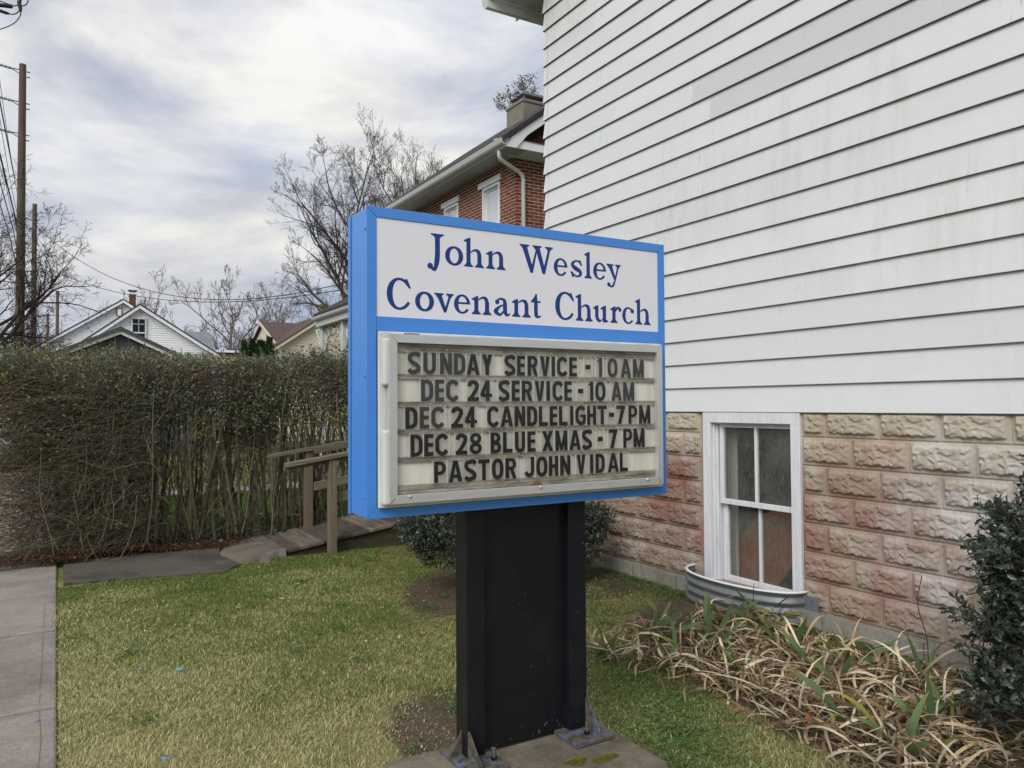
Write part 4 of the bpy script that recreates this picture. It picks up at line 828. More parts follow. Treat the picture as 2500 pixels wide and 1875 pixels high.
for r, (b0, t0, ls) in enumerate(rows):
    for i, (c, a, b) in enumerate(ls):
        a, b, z0, z1 = a*KL, b*KL, b0*KL, t0*KL
        pad_ = .0045 if c not in '-1I' else .010
        tl = MB().box(a-pad_, b+pad_, LY-.0010, LY-.0002, z0-.004, z1+.004)
        t_ob = tl.build('letter_panel', 'tile', door)
        e_ = MB(); 
        for xx in (a-pad_, b+pad_): e_.box(xx-.0012, xx+.0012, LY-.0016, LY+.0006, z0-.003, z1+.003)
        e_.build('panel_edge', 'tile_edge', t_ob)
        glared = (r == 0 and i < 4) or (r == 1 and i < 3) or (r == 0 and i > 13) or (r == 1 and i > 14) or (r == 2 and i in (1, 2))  # letters whose colour carries the painted reflection of the glazing
        me = glyph_mesh(cap(c, b-a, z1-z0), 0.0010).mesh('letter', 'letter_glare' if glared else 'letter'); link('letter', me, t_ob, loc=(a, LY-.0012, z0))
MB().box(DX0+.03, DX1-.03, DY0+.004, DY0+.0055, DZ0+.03, DZ1-.03).build('glazing', 'glazing', door)
MB().prism([(1.775, DZ0+.036), (1.785, DZ0+.046), (1.80, DZ0+.049), (1.82, DZ0+.046), (1.828, DZ0+.036)], 1, LY-.002, LY+.001).build('rust_stain', 'rust', door)
# post: two steel legs with a web panel between, foot plates with gussets and anchor bolts
PT = -1.52
LX0, LX1, RX_0, RX1 = 1.512, 1.600, 2.043, 2.140; PY0, PY1 = 2.935, 3.040
MB().box(LX0, LX1, PY0, PY1, PT+.012, SZB+.002).build('post_leg', 'black', sign, bevel=.003)
MB().box(RX_0, RX1, PY0, PY1, PT+.012, SZB+.002).build('post_leg', 'black', sign, bevel=.003)
MB().box(LX1+.0005, RX_0-.0005, 2.978, 2.990, PT+.004, SZB+.002).build('web_panel', 'black', sign)
for (x0, x1, cx, sg) in ((1.455, 1.635, 1.556, -1), (1.985, 2.195, 2.0915, 1)):
    pl = MB().box(x0, x1, 2.80 if sg > 0 else 2.79, 3.10, PT, PT+.018).build('foot_plate', 'plate', sign, bevel=.003)
    ox = LX0 if sg < 0 else RX1
    for yy in ((2.925,) if sg < 0 else ()): MB().prism([(2.935, PT+.018), (2.935, PT+.13), (2.925, PT+.13), (2.815, PT+.03), (2.815, PT+.018)], 0, ox+.002, ox+.009).build('gusset', 'plate', sign)
    gx = (LX0-.055, LX0) if sg < 0 else (RX1, RX1+.05)
    if sg > 0: MB().prism([(2.935, PT+.018), (2.935, PT+.155), (2.925, PT+.155), (2.825, PT+.03), (2.825, PT+.018)], 0, RX1-.009, RX1-.002).build('gusset', 'plate', sign)
    MB().prism([(gx[0], PT+.018), (gx[1], PT+.018), (gx[1], PT+.12)] if sg < 0 else [(gx[1], PT+.018), (gx[0], PT+.12), (gx[0], PT+.018)], 1, 2.985, 2.992).build('gusset', 'plate', sign)
    bx = 1.60 if sg < 0 else 2.085; by = 2.86
    MB().tube([(bx, by, PT+.018), (bx, by, PT+.022)], .022, 20).build('washer', 'plate', sign)
    MB().tube([(bx, by, PT+.021), (bx, by, PT+.036)], .0145, 6).build('nut', 'black', sign)
    MB().tube([(bx, by, PT+.03), (bx, by, PT+.072)], .0085, 10).build('anchor_bolt', 'plate', sign)
attach(sign)
# concrete footing
gx = np.linspace(1.19, 2.265, 60); gy = np.linspace(2.50, 3.145, 38); X, Y = np.meshgrid(gx, gy, indexing='ij')
dd = np.minimum(np.minimum(X-1.19, 2.265-X), np.minimum(Y-2.50, 3.145-Y)); rr_ = 0.03
Z = PT - (rr_-np.sqrt(np.clip(rr_**2-(rr_-np.clip(dd, 0, rr_))**2, 0, None)))*(0.8+0.5*vnoise(X, Y, 9)) + 0.004*(fbm(X, Y, 8)-.5) - 0.003
Z = np.where(dd < 1e-6, PT-0.036, Z); 
top = np.stack([X, Y, Z], -1).reshape(-1, 3); id_ = np.arange(60*38).reshape(60, 38); F = [tuple(r) for r in np.stack([id_[:-1, :-1], id_[1:, :-1], id_[1:, 1:], id_[:-1, 1:]], -1).reshape(-1, 4)]
loop = list(id_[:, 0])+list(id_[-1, 1:])+list(id_[-2::-1, -1])+list(id_[0, -2:0:-1]); n0 = len(top)
low = [(top[i][0]+(.012 if top[i][0] > 1.7 else -.012)*vnoise(top[i][0]*9, top[i][1]*9), top[i][1], GZ-.05) for i in loop]
V = [tuple(p) for p in top]+low; F += [(int(loop[(k+1) % len(loop)]), int(loop[k]), n0+k, n0+(k+1) % len(loop)) for k in range(len(loop))]
F = [tuple(int(a) for a in f) for f in F]
pad = MB().add(V, F).build('concrete_footing', 'pad', smooth=False); tag(pad, 'mossy square concrete footing under the black sign post', 'footing')
# ---------------------------------------------------------------- red brick house behind
bx, by = 7.749, 12.843
house = empty('brick_house', (bx, by, GZ), 'dark red brick house with white lintels and grey gutter left of the church', 'house')
WZT = 4.90
opens = [(13.487, 14.223, 2.95, 4.585), (15.365, 16.09, 2.95, 4.535+.05), (17.24, 17.97, 2.95, 4.585), (18.8, 19.5, 2.95, 4.585)]
mb = MB()
ys_ = [by+.006]+[v for o_ in opens for v in o_[:2]]+[19.9]
for a, b in zip(ys_[0::2], ys_[1::2]): mb.box(bx+.007, bx+.24, a, b, GZ-.1, WZT+.05)
for o_ in opens: mb.box(bx+.007, bx+.24, o_[0], o_[1], GZ-.1, o_[2]-.06).box(bx+.007, bx+.24, o_[0], o_[1], o_[3], WZT+.05)
mb.box(bx+.245, 13.0, by+.007, by+.24, GZ-.1, WZT+.05)
gp_ = [(bx+.245, WZT+.05), (13.0-.2, WZT+.05), (10.36, WZT+.05+1.9)]; mb.prism(gp_, 1, by+.007, by+.24)
mb.build('brick_wall', 'brick_mortar', house)
bw, bl, bh, jt = 0.0677, 0.2135, 0.0540, 0.0135
bricks = []
for c in range(0, 97):
    z = GZ+c*bw; off = (bl/2 if c % 2 else 0)
    if z+bh > WZT+.04: break
    y = by+.0005-(off and .0)
    y = by
    first = bl-.11 if c % 2 else bl
    segs = []; yy = by; ln = first
    while yy < 19.7: segs.append((yy, yy+ln-jt)); yy += ln; ln = bl
    for a, b in segs:
        for o_ in opens:
            if a < o_[1] and b > o_[0] and z < o_[3] and z+bh > o_[2]-.06: a, b = (a, o_[0]-.002) if a < o_[0] else ((o_[1]+.002, b) if b > o_[1] else (0, 0))
        if b-a > .03: bricks.append(('s', a, b, z))
    xx = bx+(0.0 if c % 2 else 0); ln = bl if c % 2 else bl-.11
    while xx < 10.5: bricks.append(('f', xx+(0.0 if xx > bx else .0), xx+ln-jt, z)); xx += ln; ln = bl
for c in range(int((WZT+.04-GZ)/bw), 130):
    z = GZ+c*bw; xl = bx+.25+(z+bh-WZT-.05)/.755*1.1; xx = bx+(bl/2 if c % 2 else 0)
    while xx < 10.3:
        if xx > xl-.4: bricks.append(('f', max(xx, xl-.4), xx+bl-jt, z))
        xx += bl
def brick_geo(bk):
    k, a, b, z = bk; pr = 0.0
    if k == 's': return (bx+.004, bx+.02, a, b, z, z+bh)
    return (a, b, by+.004, by+.02, z, z+bh)
def dist(bk):
    g_ = brick_geo(bk); vis = 0
    if g_[5] < 3.15: vis = 60
    if bk[0] == 'f' and g_[0] > 8.7: vis = 60
    return math.dist(((g_[0]+g_[1])/2, (g_[2]+g_[3])/2, (g_[4]+g_[5])/2), (0, 0, 0))+vis
bricks.sort(key=dist)
bcache = {}
for bk in bricks[:296]:
    x0, x1, y0, y1, z0, z1 = brick_geo(bk); k = (bk[0], round(x1-x0, 3), round(y1-y0, 3))
    if k not in bcache: bcache[k] = MB().box(0, x1-x0, 0, y1-y0, 0, z1-z0).mesh('brick', 'brick')
    e = random.uniform(-.003, .0015)
    link('brick', bcache[k], house, loc=(x0+(e if bk[0] == 's' else 0), y0+(e if bk[0] == 'f' else 0), z0), rot=(0, 0, 0))
mb = MB()
for bk in bricks[296:]:
    x0, x1, y0, y1, z0, z1 = brick_geo(bk); mb.box(x0, x1, y0, y1, z0, z1)
tag(mb.build('more_bricks', 'brick', house), kind='stuff')
for k_, (a, b, z0, z1) in enumerate(opens):
    w_ = MB(); t = .055
    w_.box(bx-.012, bx+.10, a, a+t, z0, z1).box(bx-.012, bx+.10, b-t, b, z0, z1).box(bx-.012, bx+.10, a+t, b-t, z1-t, z1).box(bx-.05, bx+.10, a-.04, b+.04, z0-.06, z0)
    wn_ = w_.build('window', 'white_paint', house)
    s_ = MB(); zm = (z0+z1)/2-.02
    for q0, q1 in ((z0, zm), (zm, z1-t)):
        s_.box(bx+.045, bx+.075, a+t, a+t+.045, q0, q1).box(bx+.045, bx+.075, b-t-.045, b-t, q0, q1).box(bx+.046, bx+.074, a+t+.045, b-t-.045, q1-.045, q1).box(bx+.046, bx+.074, a+t+.045, b-t-.045, q0, q0+.045)
    s_.build('sash', 'white_paint', wn_)
    MB().box(bx+.064, bx+.068, a+t, b-t, zm-.05, z1-t).build('pane', 'blind', wn_); MB().box(bx+.064, bx+.068, a+t, b-t, z0, zm-.05).build('pane', 'glass_dark', wn_)
    MB().box(bx-.045, bx+.01, a-.075, b+.135 if k_ == 0 else b+.10, z1+.002, z1+.125).build('lintel', 'white_paint', house, bevel=.006)
# eaves, gutter, roof, return, chimney, downpipe
MB().box(7.31, bx+.02, 12.46, 20.0, 4.905, 4.925).build('soffit', 'soffit', house)
MB().box(7.30, 7.322, 12.44, 20.1, 4.90, 5.06).build('fascia', 'trim_grey', house)
gutter(1, 12.42, 20.15, 7.298, 5.055, .12, .125, 'gutter', house, -1)
rp = [(7.20, 5.085), (10.34, 5.085+3.14*.755), (13.48, 5.085), (13.48, 4.97), (10.34, 4.97+3.14*.755), (7.20, 4.99)]
MB().prism(rp, 1, 12.36, 20.2).build('roof', 'shingle', house)
MB().prism([(7.30, 4.90), (7.40, 5.10), (10.34, 7.355), (13.3, 5.1), (13.3, 4.88), (10.34, 7.14), (7.75, 5.19), (7.5, 4.9)], 1, 12.40, 12.445).build('rake_board', 'white_paint', house)
MB().prism([(7.33, 5.08), (10.34, 7.35), (10.34, 7.29), (7.40, 5.06)], 1, 12.445, by).build('rake_soffit', 'soffit', house)
MB().box(7.27, 8.95, 12.43, by, 4.91, 5.075).build('cornice_return', 'white_paint', house, bevel=.004)
MB().prism([(12.41, 5.077), (by, 5.077), (by, 5.16)], 0, 7.25, 8.97).build('return_cap', 'trim_grey', house)
MB().box(7.55, 8.5, 12.78, by, 4.86, 4.908).build('frieze_strip', 'trim_grey', house)
ch = MB().box(9.16, 9.92, 14.85, 15.6, 5.6, 6.98).box(9.14, 9.94, 14.83, 15.62, 6.98, 7.06).build('chimney', 'chim_stone', house, bevel=.015)
cp = MB(); 
for a in (9.25, 9.80):
    for b in (14.95, 15.47): cp.box(a, a+.02, b, b+.02, 7.06, 7.20)
cp.prism([(9.20, 7.20), (9.88, 7.20), (9.74, 7.255), (9.34, 7.255)], 1, 14.92, 15.52); cp.build('chimney_cap', 'slate', ch)
dp = MB(); pts = [(7.30, 12.72, 4.94), (7.30, 12.72, 4.80), (7.34, 12.73, 4.74), (7.78, 12.785, 4.58), (7.86, 12.79, 4.52), (7.885, 12.79, 4.44), (7.885, 12.79, GZ)]
dp.tube([Vector(p) for p in pts], .042, 8); dp.build('downspout', 'trim_grey', house, smooth=True)
# side porch with turned post and scroll brackets
po = MB().prism([(5.20, 2.08), (5.20, 2.16), (bx, 3.62), (bx, 3.50)], 1, 14.2, 17.95).build('porch_roof', 'shingle', house)
MB().box(5.25, 5.40, 14.25, 17.9, 1.86, 2.055).box(5.4, bx, 17.74, 17.9, 1.86, 2.055).build('porch_beam', 'trim_grey', house)
gutter(1, 14.2, 17.95, 5.24, 2.075, .09, .08, 'porch_gutter', house, -1)
for y_ in (14.6, 16.2, 17.72): 
    MB().box(5.34, 5.50, y_, y_+.16, GZ, 1.86).build('porch_post', 'trim_grey', house, bevel=.01)
    for s_ in (-1, 1):
        q = MB(); yc = y_+.08
        for r_, dy, dz in ((.17, .28, -.22), (.09, .24, -.17), (.10, .42, -.13)): q.tube([(5.42, yc+s_*(dy+r_*math.cos(a)), 1.86+dz+r_*math.sin(a)) for a in np.linspace(0, 5.6, 16)], .024, 6)
        q.tube([(5.42, yc+s_*.08, 1.30), (5.42, yc+s_*.20, 1.50), (5.42, yc+s_*.45, 1.70), (5.42, yc+s_*.62, 1.84)], .026, 6); q.build('scroll_bracket', 'trim_grey', house)
MB().box(5.3, bx, 14.2, 18.4, GZ, GZ+.45).build('porch_floor', 'sidewalk', house)
attach(house)

# ---------------------------------------------------------------- houses beyond the hedge
def gable(name, label, xa, za, sl_l, sl_r, xl, xr, Y, depth, wall, roof, trim='far_white', pitch_=.1016, cat='house', thick=.16, vert=False, over=.3):
    root = empty(name, (xa, Y, GZ), label, cat)
    zl, zr = za-.22-(xa-xl)*sl_l, za-.22-(xr-xa)*sl_r
    MB().prism([(xl, GZ), (xr, GZ), (xr, zr), (xa, za-.22), (xl, zl)], 1, Y+.02, Y+depth).build('wall', wall, root)
    s = MB()
    if not vert:
        z = GZ
        while z < za-.3:
            z2 = z+pitch_
            def lim(zz): return (max(xl, xa-(za-.22-zz)/sl_l), min(xr, xa+(za-.22-zz)/sl_r))
            a0, b0 = lim(z); a1, b1 = lim(z2)
            if b1 > a1: s.add([(a0, Y, z), (b0, Y, z), (b1, Y+.016, z2), (a1, Y+.016, z2), (a0, Y+.018, z), (b0, Y+.018, z)], [(0, 1, 2, 3), (0, 4, 5, 1)])
            z = z2
    else:
        x_ = xl
        while x_ < xr:
            zt0 = za-.25-(xa-x_)*sl_l if x_ < xa else za-.25-(x_-xa)*sl_r
            s.box(x_, x_+.035, Y-.012, Y+.021, GZ, zt0); x_ += .30
    tag(s.build('siding', wall, root), kind='stuff')
    xo, xp = xl-over, xr+over; zo, zp = za-(xa-xo)*sl_l, za-(xp-xa)*sl_r
    MB().prism([(xo, zo), (xa, za), (xp, zp), (xp, zp-.06), (xa, za-.06), (xo, zo-.06)], 1, Y-.25, Y+depth+.2).build('roof', roof, root)
    MB().prism([(xo, zo-.062), (xa, za-.062), (xp, zp-.062), (xp, zp-thick-.06), (xa, za-thick-.06), (xo, zo-thick-.06)], 1, Y-.23, Y-.19).build('rake_board', trim, root)
    MB().prism([(xo, zo-.064), (xa, za-.064), (xp, zp-.064), (xp, zp-.11), (xa, za-.11), (xo, zo-.11)], 1, Y-.19, Y+.01).build('soffit', trim, root)
    return root
h1 = gable('white_house', 'white gabled house with one attic window above the dark garage roof', 3.06, 4.50, .785, .64, -3.6, 6.62, 37.0, 9, 'far_white', 'shingle')
fb = MB().box(2.74, 3.34, 36.93, 37.02, 2.6, 3.90).build('window', 'white_paint', h1)
MB().box(2.80, 3.28, 36.925, 36.96, 2.66, 3.83).build('pane', 'glass_dark', fb)
MB().box(2.80, 3.28, 36.905, 36.925, 3.20, 3.26).box(2.80, 3.28, 36.905, 36.925, 2.93, 2.97).box(3.03, 3.05, 36.907, 36.923, 3.26, 3.83).box(2.80, 3.28, 36.907, 36.923, 3.60, 3.62).build('window_bar', 'white_paint', fb)
MB().box(6.50, 6.62, 36.95, 37.0, GZ, 2.2).build('corner_board', 'white_paint', h1)
attach(h1)
h2 = gable('white_house', 'farther white gabled house with a red brick chimney, behind the nearer white gable', 3.02, 5.81, .675, .675, -4.6, 9.5, 46.0, 9, 'far_white', 'shingle')
c2 = MB().box(3.36, 3.68, 46.5, 46.85, 4.9, 6.16).build('chimney', 'brick_far', h2); MB().box(3.33, 3.71, 46.47, 46.88, 6.16, 6.26).build('chimney_band', 'white_paint', c2); MB().box(3.29, 3.75, 46.43, 46.92, 6.37, 6.40).box(3.36, 3.68, 46.5, 46.85, 6.26, 6.37).build('chimney_cap', 'slate', c2)
w2 = MB().box(2.70, 2.95, 45.9, 46.0, 4.9, 5.32).build('window', 'bark', h2); MB().box(2.75, 2.92, 45.88, 45.93, 4.9, 5.26).build('pane', 'far_white', w2)
attach(h2)
sr = empty('slate_roof_wing', (6.4, 44, GZ), 'grey slate roofed wing peeping out right of the white gable', 'house')
sm = MB().add([(4.9, 43.6, 2.95), (7.30, 43.6, 2.95), (7.30, 45.6, 4.16), (4.9, 45.6, 4.16), (4.9, 43.6, 2.88), (7.30, 43.6, 2.88), (7.30, 45.6, 4.05), (4.9, 45.6, 4.05)], [(0, 1, 2, 3), (0, 4, 5, 1), (1, 5, 6, 2)]).build('roof', 'slate', sr)
sl_ = MB()
for r_ in range(13):
    y0 = 43.6+r_*.154; z0 = 2.955+r_*.0932; x_ = 4.9+(.13 if r_ % 2 else 0)
    while x_ < 7.28: sl_.add([(x_, y0-.02, z0+.012), (min(x_+.25, 7.3), y0-.02, z0+.012), (min(x_+.25, 7.3), y0+.17, z0+.108), (x_, y0+.17, z0+.108), (x_, y0-.02, z0-.005), (min(x_+.25, 7.3), y0-.02, z0-.005)], [(0, 1, 2, 3), (0, 4, 5, 1)]); x_ += .26
tag(sl_.build('slates', 'slate', sr), kind='stuff')
MB().box(5.1, 7.1, 43.8, 47, GZ, 2.95).build('wall', 'far_white', sr); attach(sr)
fl = empty('low_shed', (8.1, 44, GZ), 'low shed with a pale flat roof edge between the white gable and the evergreens', 'shed')
MB().box(7.4, 8.9, 44, 47, GZ, 2.95).build('wall', 'bark', fl); MB().box(7.3, 9.0, 43.9, 47.1, 2.95, 3.07).build('roof', 'far_white', fl); attach(fl)
ga = gable('garage', 'low dark grey board garage with metal gable roof, just over the hedge', 1.88, 2.79, .465, .465, -1.2, 4.95, 30.0, 8, 'far_grey', 'garage_roof', 'far_white', cat='garage', thick=.19, vert=True, over=.35)
rf = [c for c in ga.children if c.name.startswith('roof')][0]
MB().prism([(-1.62, 2.79-3.5*.465-.02), (1.88, 2.79+.005), (5.38, 2.79-3.5*.465-.02), (5.38, 2.79-3.5*.465-.13), (1.88, 2.79-.125), (-1.62, 2.79-3.5*.465-.13)], 1, 29.70, 29.76).build('roof_trim', 'garage_roof', ga)
attach(ga)
cr = gable('cream_house', 'cream clapboard house with brown roof behind the upright evergreens', 11.07, 4.46, .68, .68, 8.83, 13.3, 36.0, 10, 'far_cream', 'shingle_brown', 'far_cream', over=.38)
MB().box(8.78, 8.92, 35.93, 36.0, GZ, 2.72).build('corner_board', 'far_white', cr)
MB().prism([(36.5, 2.85), (40.4, 4.36), (44.3, 2.85), (44.3, 2.76), (40.4, 4.27), (36.5, 2.76)], 0, 8.95, 11.2).build('wing_roof', 'shingle_brown', cr)
MB().prism([(36.8, GZ), (44, GZ), (44, 2.84), (40.4, 4.25), (36.8, 2.84)], 0, 9.1, 11).build('wing_wall', 'far_cream', cr)
MB().prism([(36.45, 2.80), (40.4, 4.33), (44.3, 2.80), (44.3, 2.66), (40.4, 4.19), (36.45, 2.66)], 0, 8.91, 8.95).build('rake_board', 'far_cream', cr)
cc = MB().box(10.84, 11.26, 36.35, 36.75, 4.0, 4.90).box(10.82, 11.28, 36.33, 36.77, 4.82, 4.86).build('chimney', simple('yellow_brick_chimney', (.26, .19, .11), .9, var=.5, scale=9), cr)
attach(cr)
# long low white wall far behind for the street's end, mostly hidden
# ---------------------------------------------------------------- utility poles and wires
def pole(label, x, y, ztop, r0=.105, r1=.15, arms=()):
    root = empty('utility_pole', (x, y, GZ), label, 'utility pole', 'utility poles along the street')
    n = 12; MB().tube([(x+(i/n-1)*.0, y, GZ+(ztop-GZ)*i/n) for i in range(n+1)], [r1+(r0-r1)*i/n for i in range(n+1)], 12).build('pole', 'pole', root, smooth=False)
    for za_ in arms:
        MB().tube([(x, y, za_), (x-.26, y, za_+.01)], .014, 6).tube([(x, y, za_-.16), (x-.26, y, za_-.01)], .012, 6).build('bracket', 'bark_dark', root)
        m = MB(); m.tube([(x-.24+-.05*k, y, za_+.012*k*.6) for k in range(9)], [.030 if k % 2 else .045 for k in range(9)], 8); m.build('insulator', 'insul', root)
        for dz in (0, -.16): MB().tube([(x+.10, y-.0, za_+dz-.02), (x+.19, y, za_+dz-.03)], .016, 6).build('bolt', 'bark_dark', root)
    attach(root); return root
pole('tallest brown utility pole with three grey insulators on its street side', -.97, 27.1, 10.33, .095, .145, (10.15, 9.18, 8.22))
pole('second utility pole, thinner and close to the right of the tallest one', -1.08, 46.85, 10.62, .11, .16, (9.8,))
pole('third utility pole, half hidden by the left tree beside the white gable', -.03, 78.8, 10.3, .13, .17)
pole('farthest short looking utility pole, between the second and third poles', -.95, 99.1, 10.4, .13, .17)
def wire(label, P, sag, r=.010, name='overhead_wire', group='overhead wires along the poles'):
    pts = []
    for a, b in zip(P[:-1], P[1:]):
        n = 20
        for i in range(n): t = i/n; q = Vector(a).lerp(Vector(b), t); q.z -= sag*4*t*(1-t); pts.append(q)
    pts.append(Vector(P[-1])); o = MB().tube(pts, r, 5).build(name, 'wire', None); return tag(o, label, 'wire', group)
wire('top power wire running over the tallest pole\'s highest insulator', [(-1.55, -14, 10.4), (-1.60, 27.1, 10.20), (-1.7, 46.85, 10.3), (-1.4, 99, 10.2)], .35)
wire('power wire on the middle insulator of the tallest pole', [(-1.55, -14, 9.5), (-1.62, 27.1, 9.23), (-1.7, 46.85, 9.4), (-1.4, 99, 9.4)], .35)
wire('power wire on the lowest insulator of the tallest pole', [(-1.55, -14, 8.6), (-1.63, 27.1, 8.27), (-1.7, 46.85, 8.5), (-1.4, 99, 8.6)], .35)
for k_, (dx, z_) in enumerate(((0, 5.95), (.03, 5.7), (.0, 5.35), (-.05, 5.2))):
    wire(('uppermost', 'second', 'third', 'lowest')[k_]+' black cable of the low bundle at the far left of the sky', [(-1.22+dx, -14, z_+.35), (-1.15+dx*2, 27.1, z_-.1), (-1.2, 46.85, z_), (-1.1, 99, z_)], .3, .013 if k_ else .02, group='low cables along the poles')
wire('upper service wire sagging from the second pole to the porch', [(-1.0, 46.85, 9.45), (5.3, 16.5, 2.55)][:1]+[(7.6, 21.2, 3.7)], 1.9, .014, group='service wires to the brick house')
wire('lower service wire sagging from the left tree to the porch', [(-1.0, 46.85, 7.6), (7.6, 21.0, 3.45)], 1.15, .014, group='service wires to the brick house')
# cable splices hanging at the top left
def sp(x, y, d=0): return (-.8056+x*.00538, 14+d, 6.273-y*.00637+x*.0014)
cs = empty('cable_splice', sp(40, 20), 'black cable splices and loops hanging in the top left corner of the sky', 'cable splice')
MB().tube([sp(-30, 8), sp(-28, 9), sp(28, 16), sp(31, 16)], [.02, .032, .032, .012], 8).build('splice_body', 'wire', cs)
MB().tube([sp(-20, 16), sp(-12, 22), sp(16, 32), sp(24, 34)], [.02, .026, .026, .010], 8).build('splice_body', 'wire', cs)
MB().tube([sp(49, -22), sp(49, -8), sp(46, 6), sp(49, 20), sp(50, 29)], [.018, .024, .030, .026, .016], 8).build('closure', 'wire', cs)
for P_ in ([(30, 15), (44, 13), (57, 14), (66, 7), (68, -6), (66, -20)], [(23, 34), (33, 35), (42, 31), (47, 25)], [(50, 28), (49, 38), (40, 52), (24, 63), (0, 72), (-30, 80)], [(-30, -2), (0, 3), (20, 10), (30, 12)]):
    MB().tube([sp(*p) for p in [tuple(q) for q in smooth_path(P_, 5)]], .0085, 6).build('cable', 'wire', cs, smooth=True)
MB().tube([sp(49, -22), (-1.15, 13.6, 7.2)], .01, 5).build('cable', 'wire', cs)
wire('messenger cable that carries the black splices', [(-1.2, -14, 7.4), (-1.15, 27.1, 6.9)], .2, .016, group='low cables along the poles')
attach(cs)

# ---------------------------------------------------------------- trees
def branch_tree(seed, height, spread, r0, levels=5, fork=(5, 6, 5, 5), up=.25, start=.25, droop=0.0, twig_r=.004, bias=(0, 0, 0), first=None, wob=.16, ratio=(.62, .5, .5, .5)):
    """returns trunk path and grown limbs as numpy arrays of paths per level"""
    r = np.random.default_rng(seed); out = []
    m = 10; t = np.linspace(0, 1, m); P = np.zeros((1, m, 3)); P[0, :, 2] = t*height*.72; P[0, :, 0] = np.cumsum(r.normal(0, .02*height/6, m))-0; P[0, :, 1] = np.cumsum(r.normal(0, .02*height/6, m)); P[0] -= P[0, 0]
    rad = (r0*(1-t*.75))[None]; out.append((P, rad)); Ln = height*.72
    for lv in range(levels-1):
        k = fork[min(lv, len(fork)-1)]; Pp, Rp = out[-1]; n = len(Pp); m2 = 7 if lv < 2 else 5
        seg = r.uniform(start if lv == 0 else .22, 1.0, (n, k)); seg = np.sort(seg, 1)[:, ::-1].copy() if lv == 0 else seg; seg[:, 0] = 1.0
        fi = seg*(Pp.shape[1]-1); i0 = np.clip(fi.astype(int), 0, Pp.shape[1]-2); fr_ = fi-i0; ii = np.arange(n)[:, None]
        S = Pp[ii, i0]*(1-fr_[..., None])+Pp[ii, i0+1]*fr_[..., None]; T = Pp[ii, i0+1]-Pp[ii, i0]; T /= np.maximum(np.linalg.norm(T, axis=2, keepdims=True), 1e-9); rs = Rp[ii, i0]*(1-fr_)+Rp[ii, i0+1]*fr_
        plen = np.linalg.norm(Pp[:, -1]-Pp[:, 0], axis=1)[:, None] if lv else np.full((n, 1), spread*1.05)
        D = r.normal(0, 1, (n, k, 3)); D -= T*np.sum(D*T, axis=2, keepdims=True); D /= np.maximum(np.linalg.norm(D, axis=2, keepdims=True), 1e-9)
        ang = r.uniform(.55, 1.15, (n, k, 1)) if lv == 0 else r.uniform(.4, .95, (n, k, 1)); ang[:, 0] *= .35
        if lv == 0: ga = 2.39996*np.arange(k)[None]+r.uniform(0, .5, (n, k)); D = np.stack([np.cos(ga), np.sin(ga), ga*0], 2)
        D = T*np.cos(ang)+D*np.sin(ang); D[..., 2] += up-droop*(lv >= 2); D += np.array(bias)*(1 if lv == 0 else .25); D /= np.linalg.norm(D, axis=2, keepdims=True)
        L_ = plen*ratio[min(lv, 3)]*r.uniform(.6, 1.15, (n, k))*(1.15-.45*seg) if lv else plen*r.uniform(.6, 1.0, (n, k))*(1.1-.5*np.abs(seg-.45))
        N_ = n*k; S = S.reshape(N_, 3); D = D.reshape(N_, 3); L_ = L_.reshape(N_); q = np.zeros((N_, m2, 3)); q[:, 0] = S; d = D.copy()
        for j in range(1, m2):
            d = d+r.normal(0, wob*(1+.35*lv), (N_, 3)); d[:, 2] += .05*up*4-droop*.25*(lv >= 1); d /= np.linalg.norm(d, axis=1, keepdims=True); q[:, j] = q[:, j-1]+d*(L_/(m2-1))[:, None]
        rb = np.minimum(rs.reshape(N_)*.62, L_*.022+twig_r); tt = np.linspace(0, 1, m2); rr = rb[:, None]*(1-tt*.62)[None]; rr = np.maximum(rr, twig_r*(.75 if lv >= 3 else 1)); out.append((q, rr))
    return out
def tree(name, label, loc, seed, bark='bark', group=None, sides=(8, 6, 4, 3, 3), cat='tree', **k):
    root = empty(name, loc, label, cat, group); lv = branch_tree(seed, **k); V, F = tubes_arrays(lv[0][0], lv[0][1], sides[0]); raw('trunk', V, F, bark, parent=root, smooth=True)
    Vs, Fs, o_ = [], [], 0
    for i, (P, rr) in enumerate(lv[1:]):
        V, F = tubes_arrays(P, rr, sides[min(i+1, 4)]); Vs.append(V); Fs.append(F+o_); o_ += len(V)
    c = raw('crown', np.concatenate(Vs), np.concatenate(Fs), bark, parent=root); return root, lv
tree('bare_tree', 'large bare tree with a round crown rising directly behind the sign\'s upper left corner', (9.35, 26.8, GZ), 4, height=11.2, spread=3.6, r0=.24, levels=6, fork=(16, 8, 6, 5, 4), up=.20, start=.30, droop=.05, twig_r=.0048, wob=.10, ratio=(.62, .55, .58, .62), bark='bark_mid')
tree('bare_tree', 'bare tree showing over the brick house roof, right of the larger crown', (13.6, 30.5, GZ), 9, height=12.7, spread=4.4, r0=.26, levels=6, fork=(16, 8, 6, 5, 3), up=.34, start=.38, twig_r=.0052, wob=.10, ratio=(.62, .55, .58, .62), bark='bark_mid')
tree('bare_tree', 'small bare fruit tree with drooping twigs in front of the cream house', (6.7, 18.6, GZ), 21, height=4.3, spread=1.9, r0=.07, levels=5, fork=(8, 6, 5, 4), up=.05, start=.4, droop=.1, twig_r=.004, bark='bark_dark')
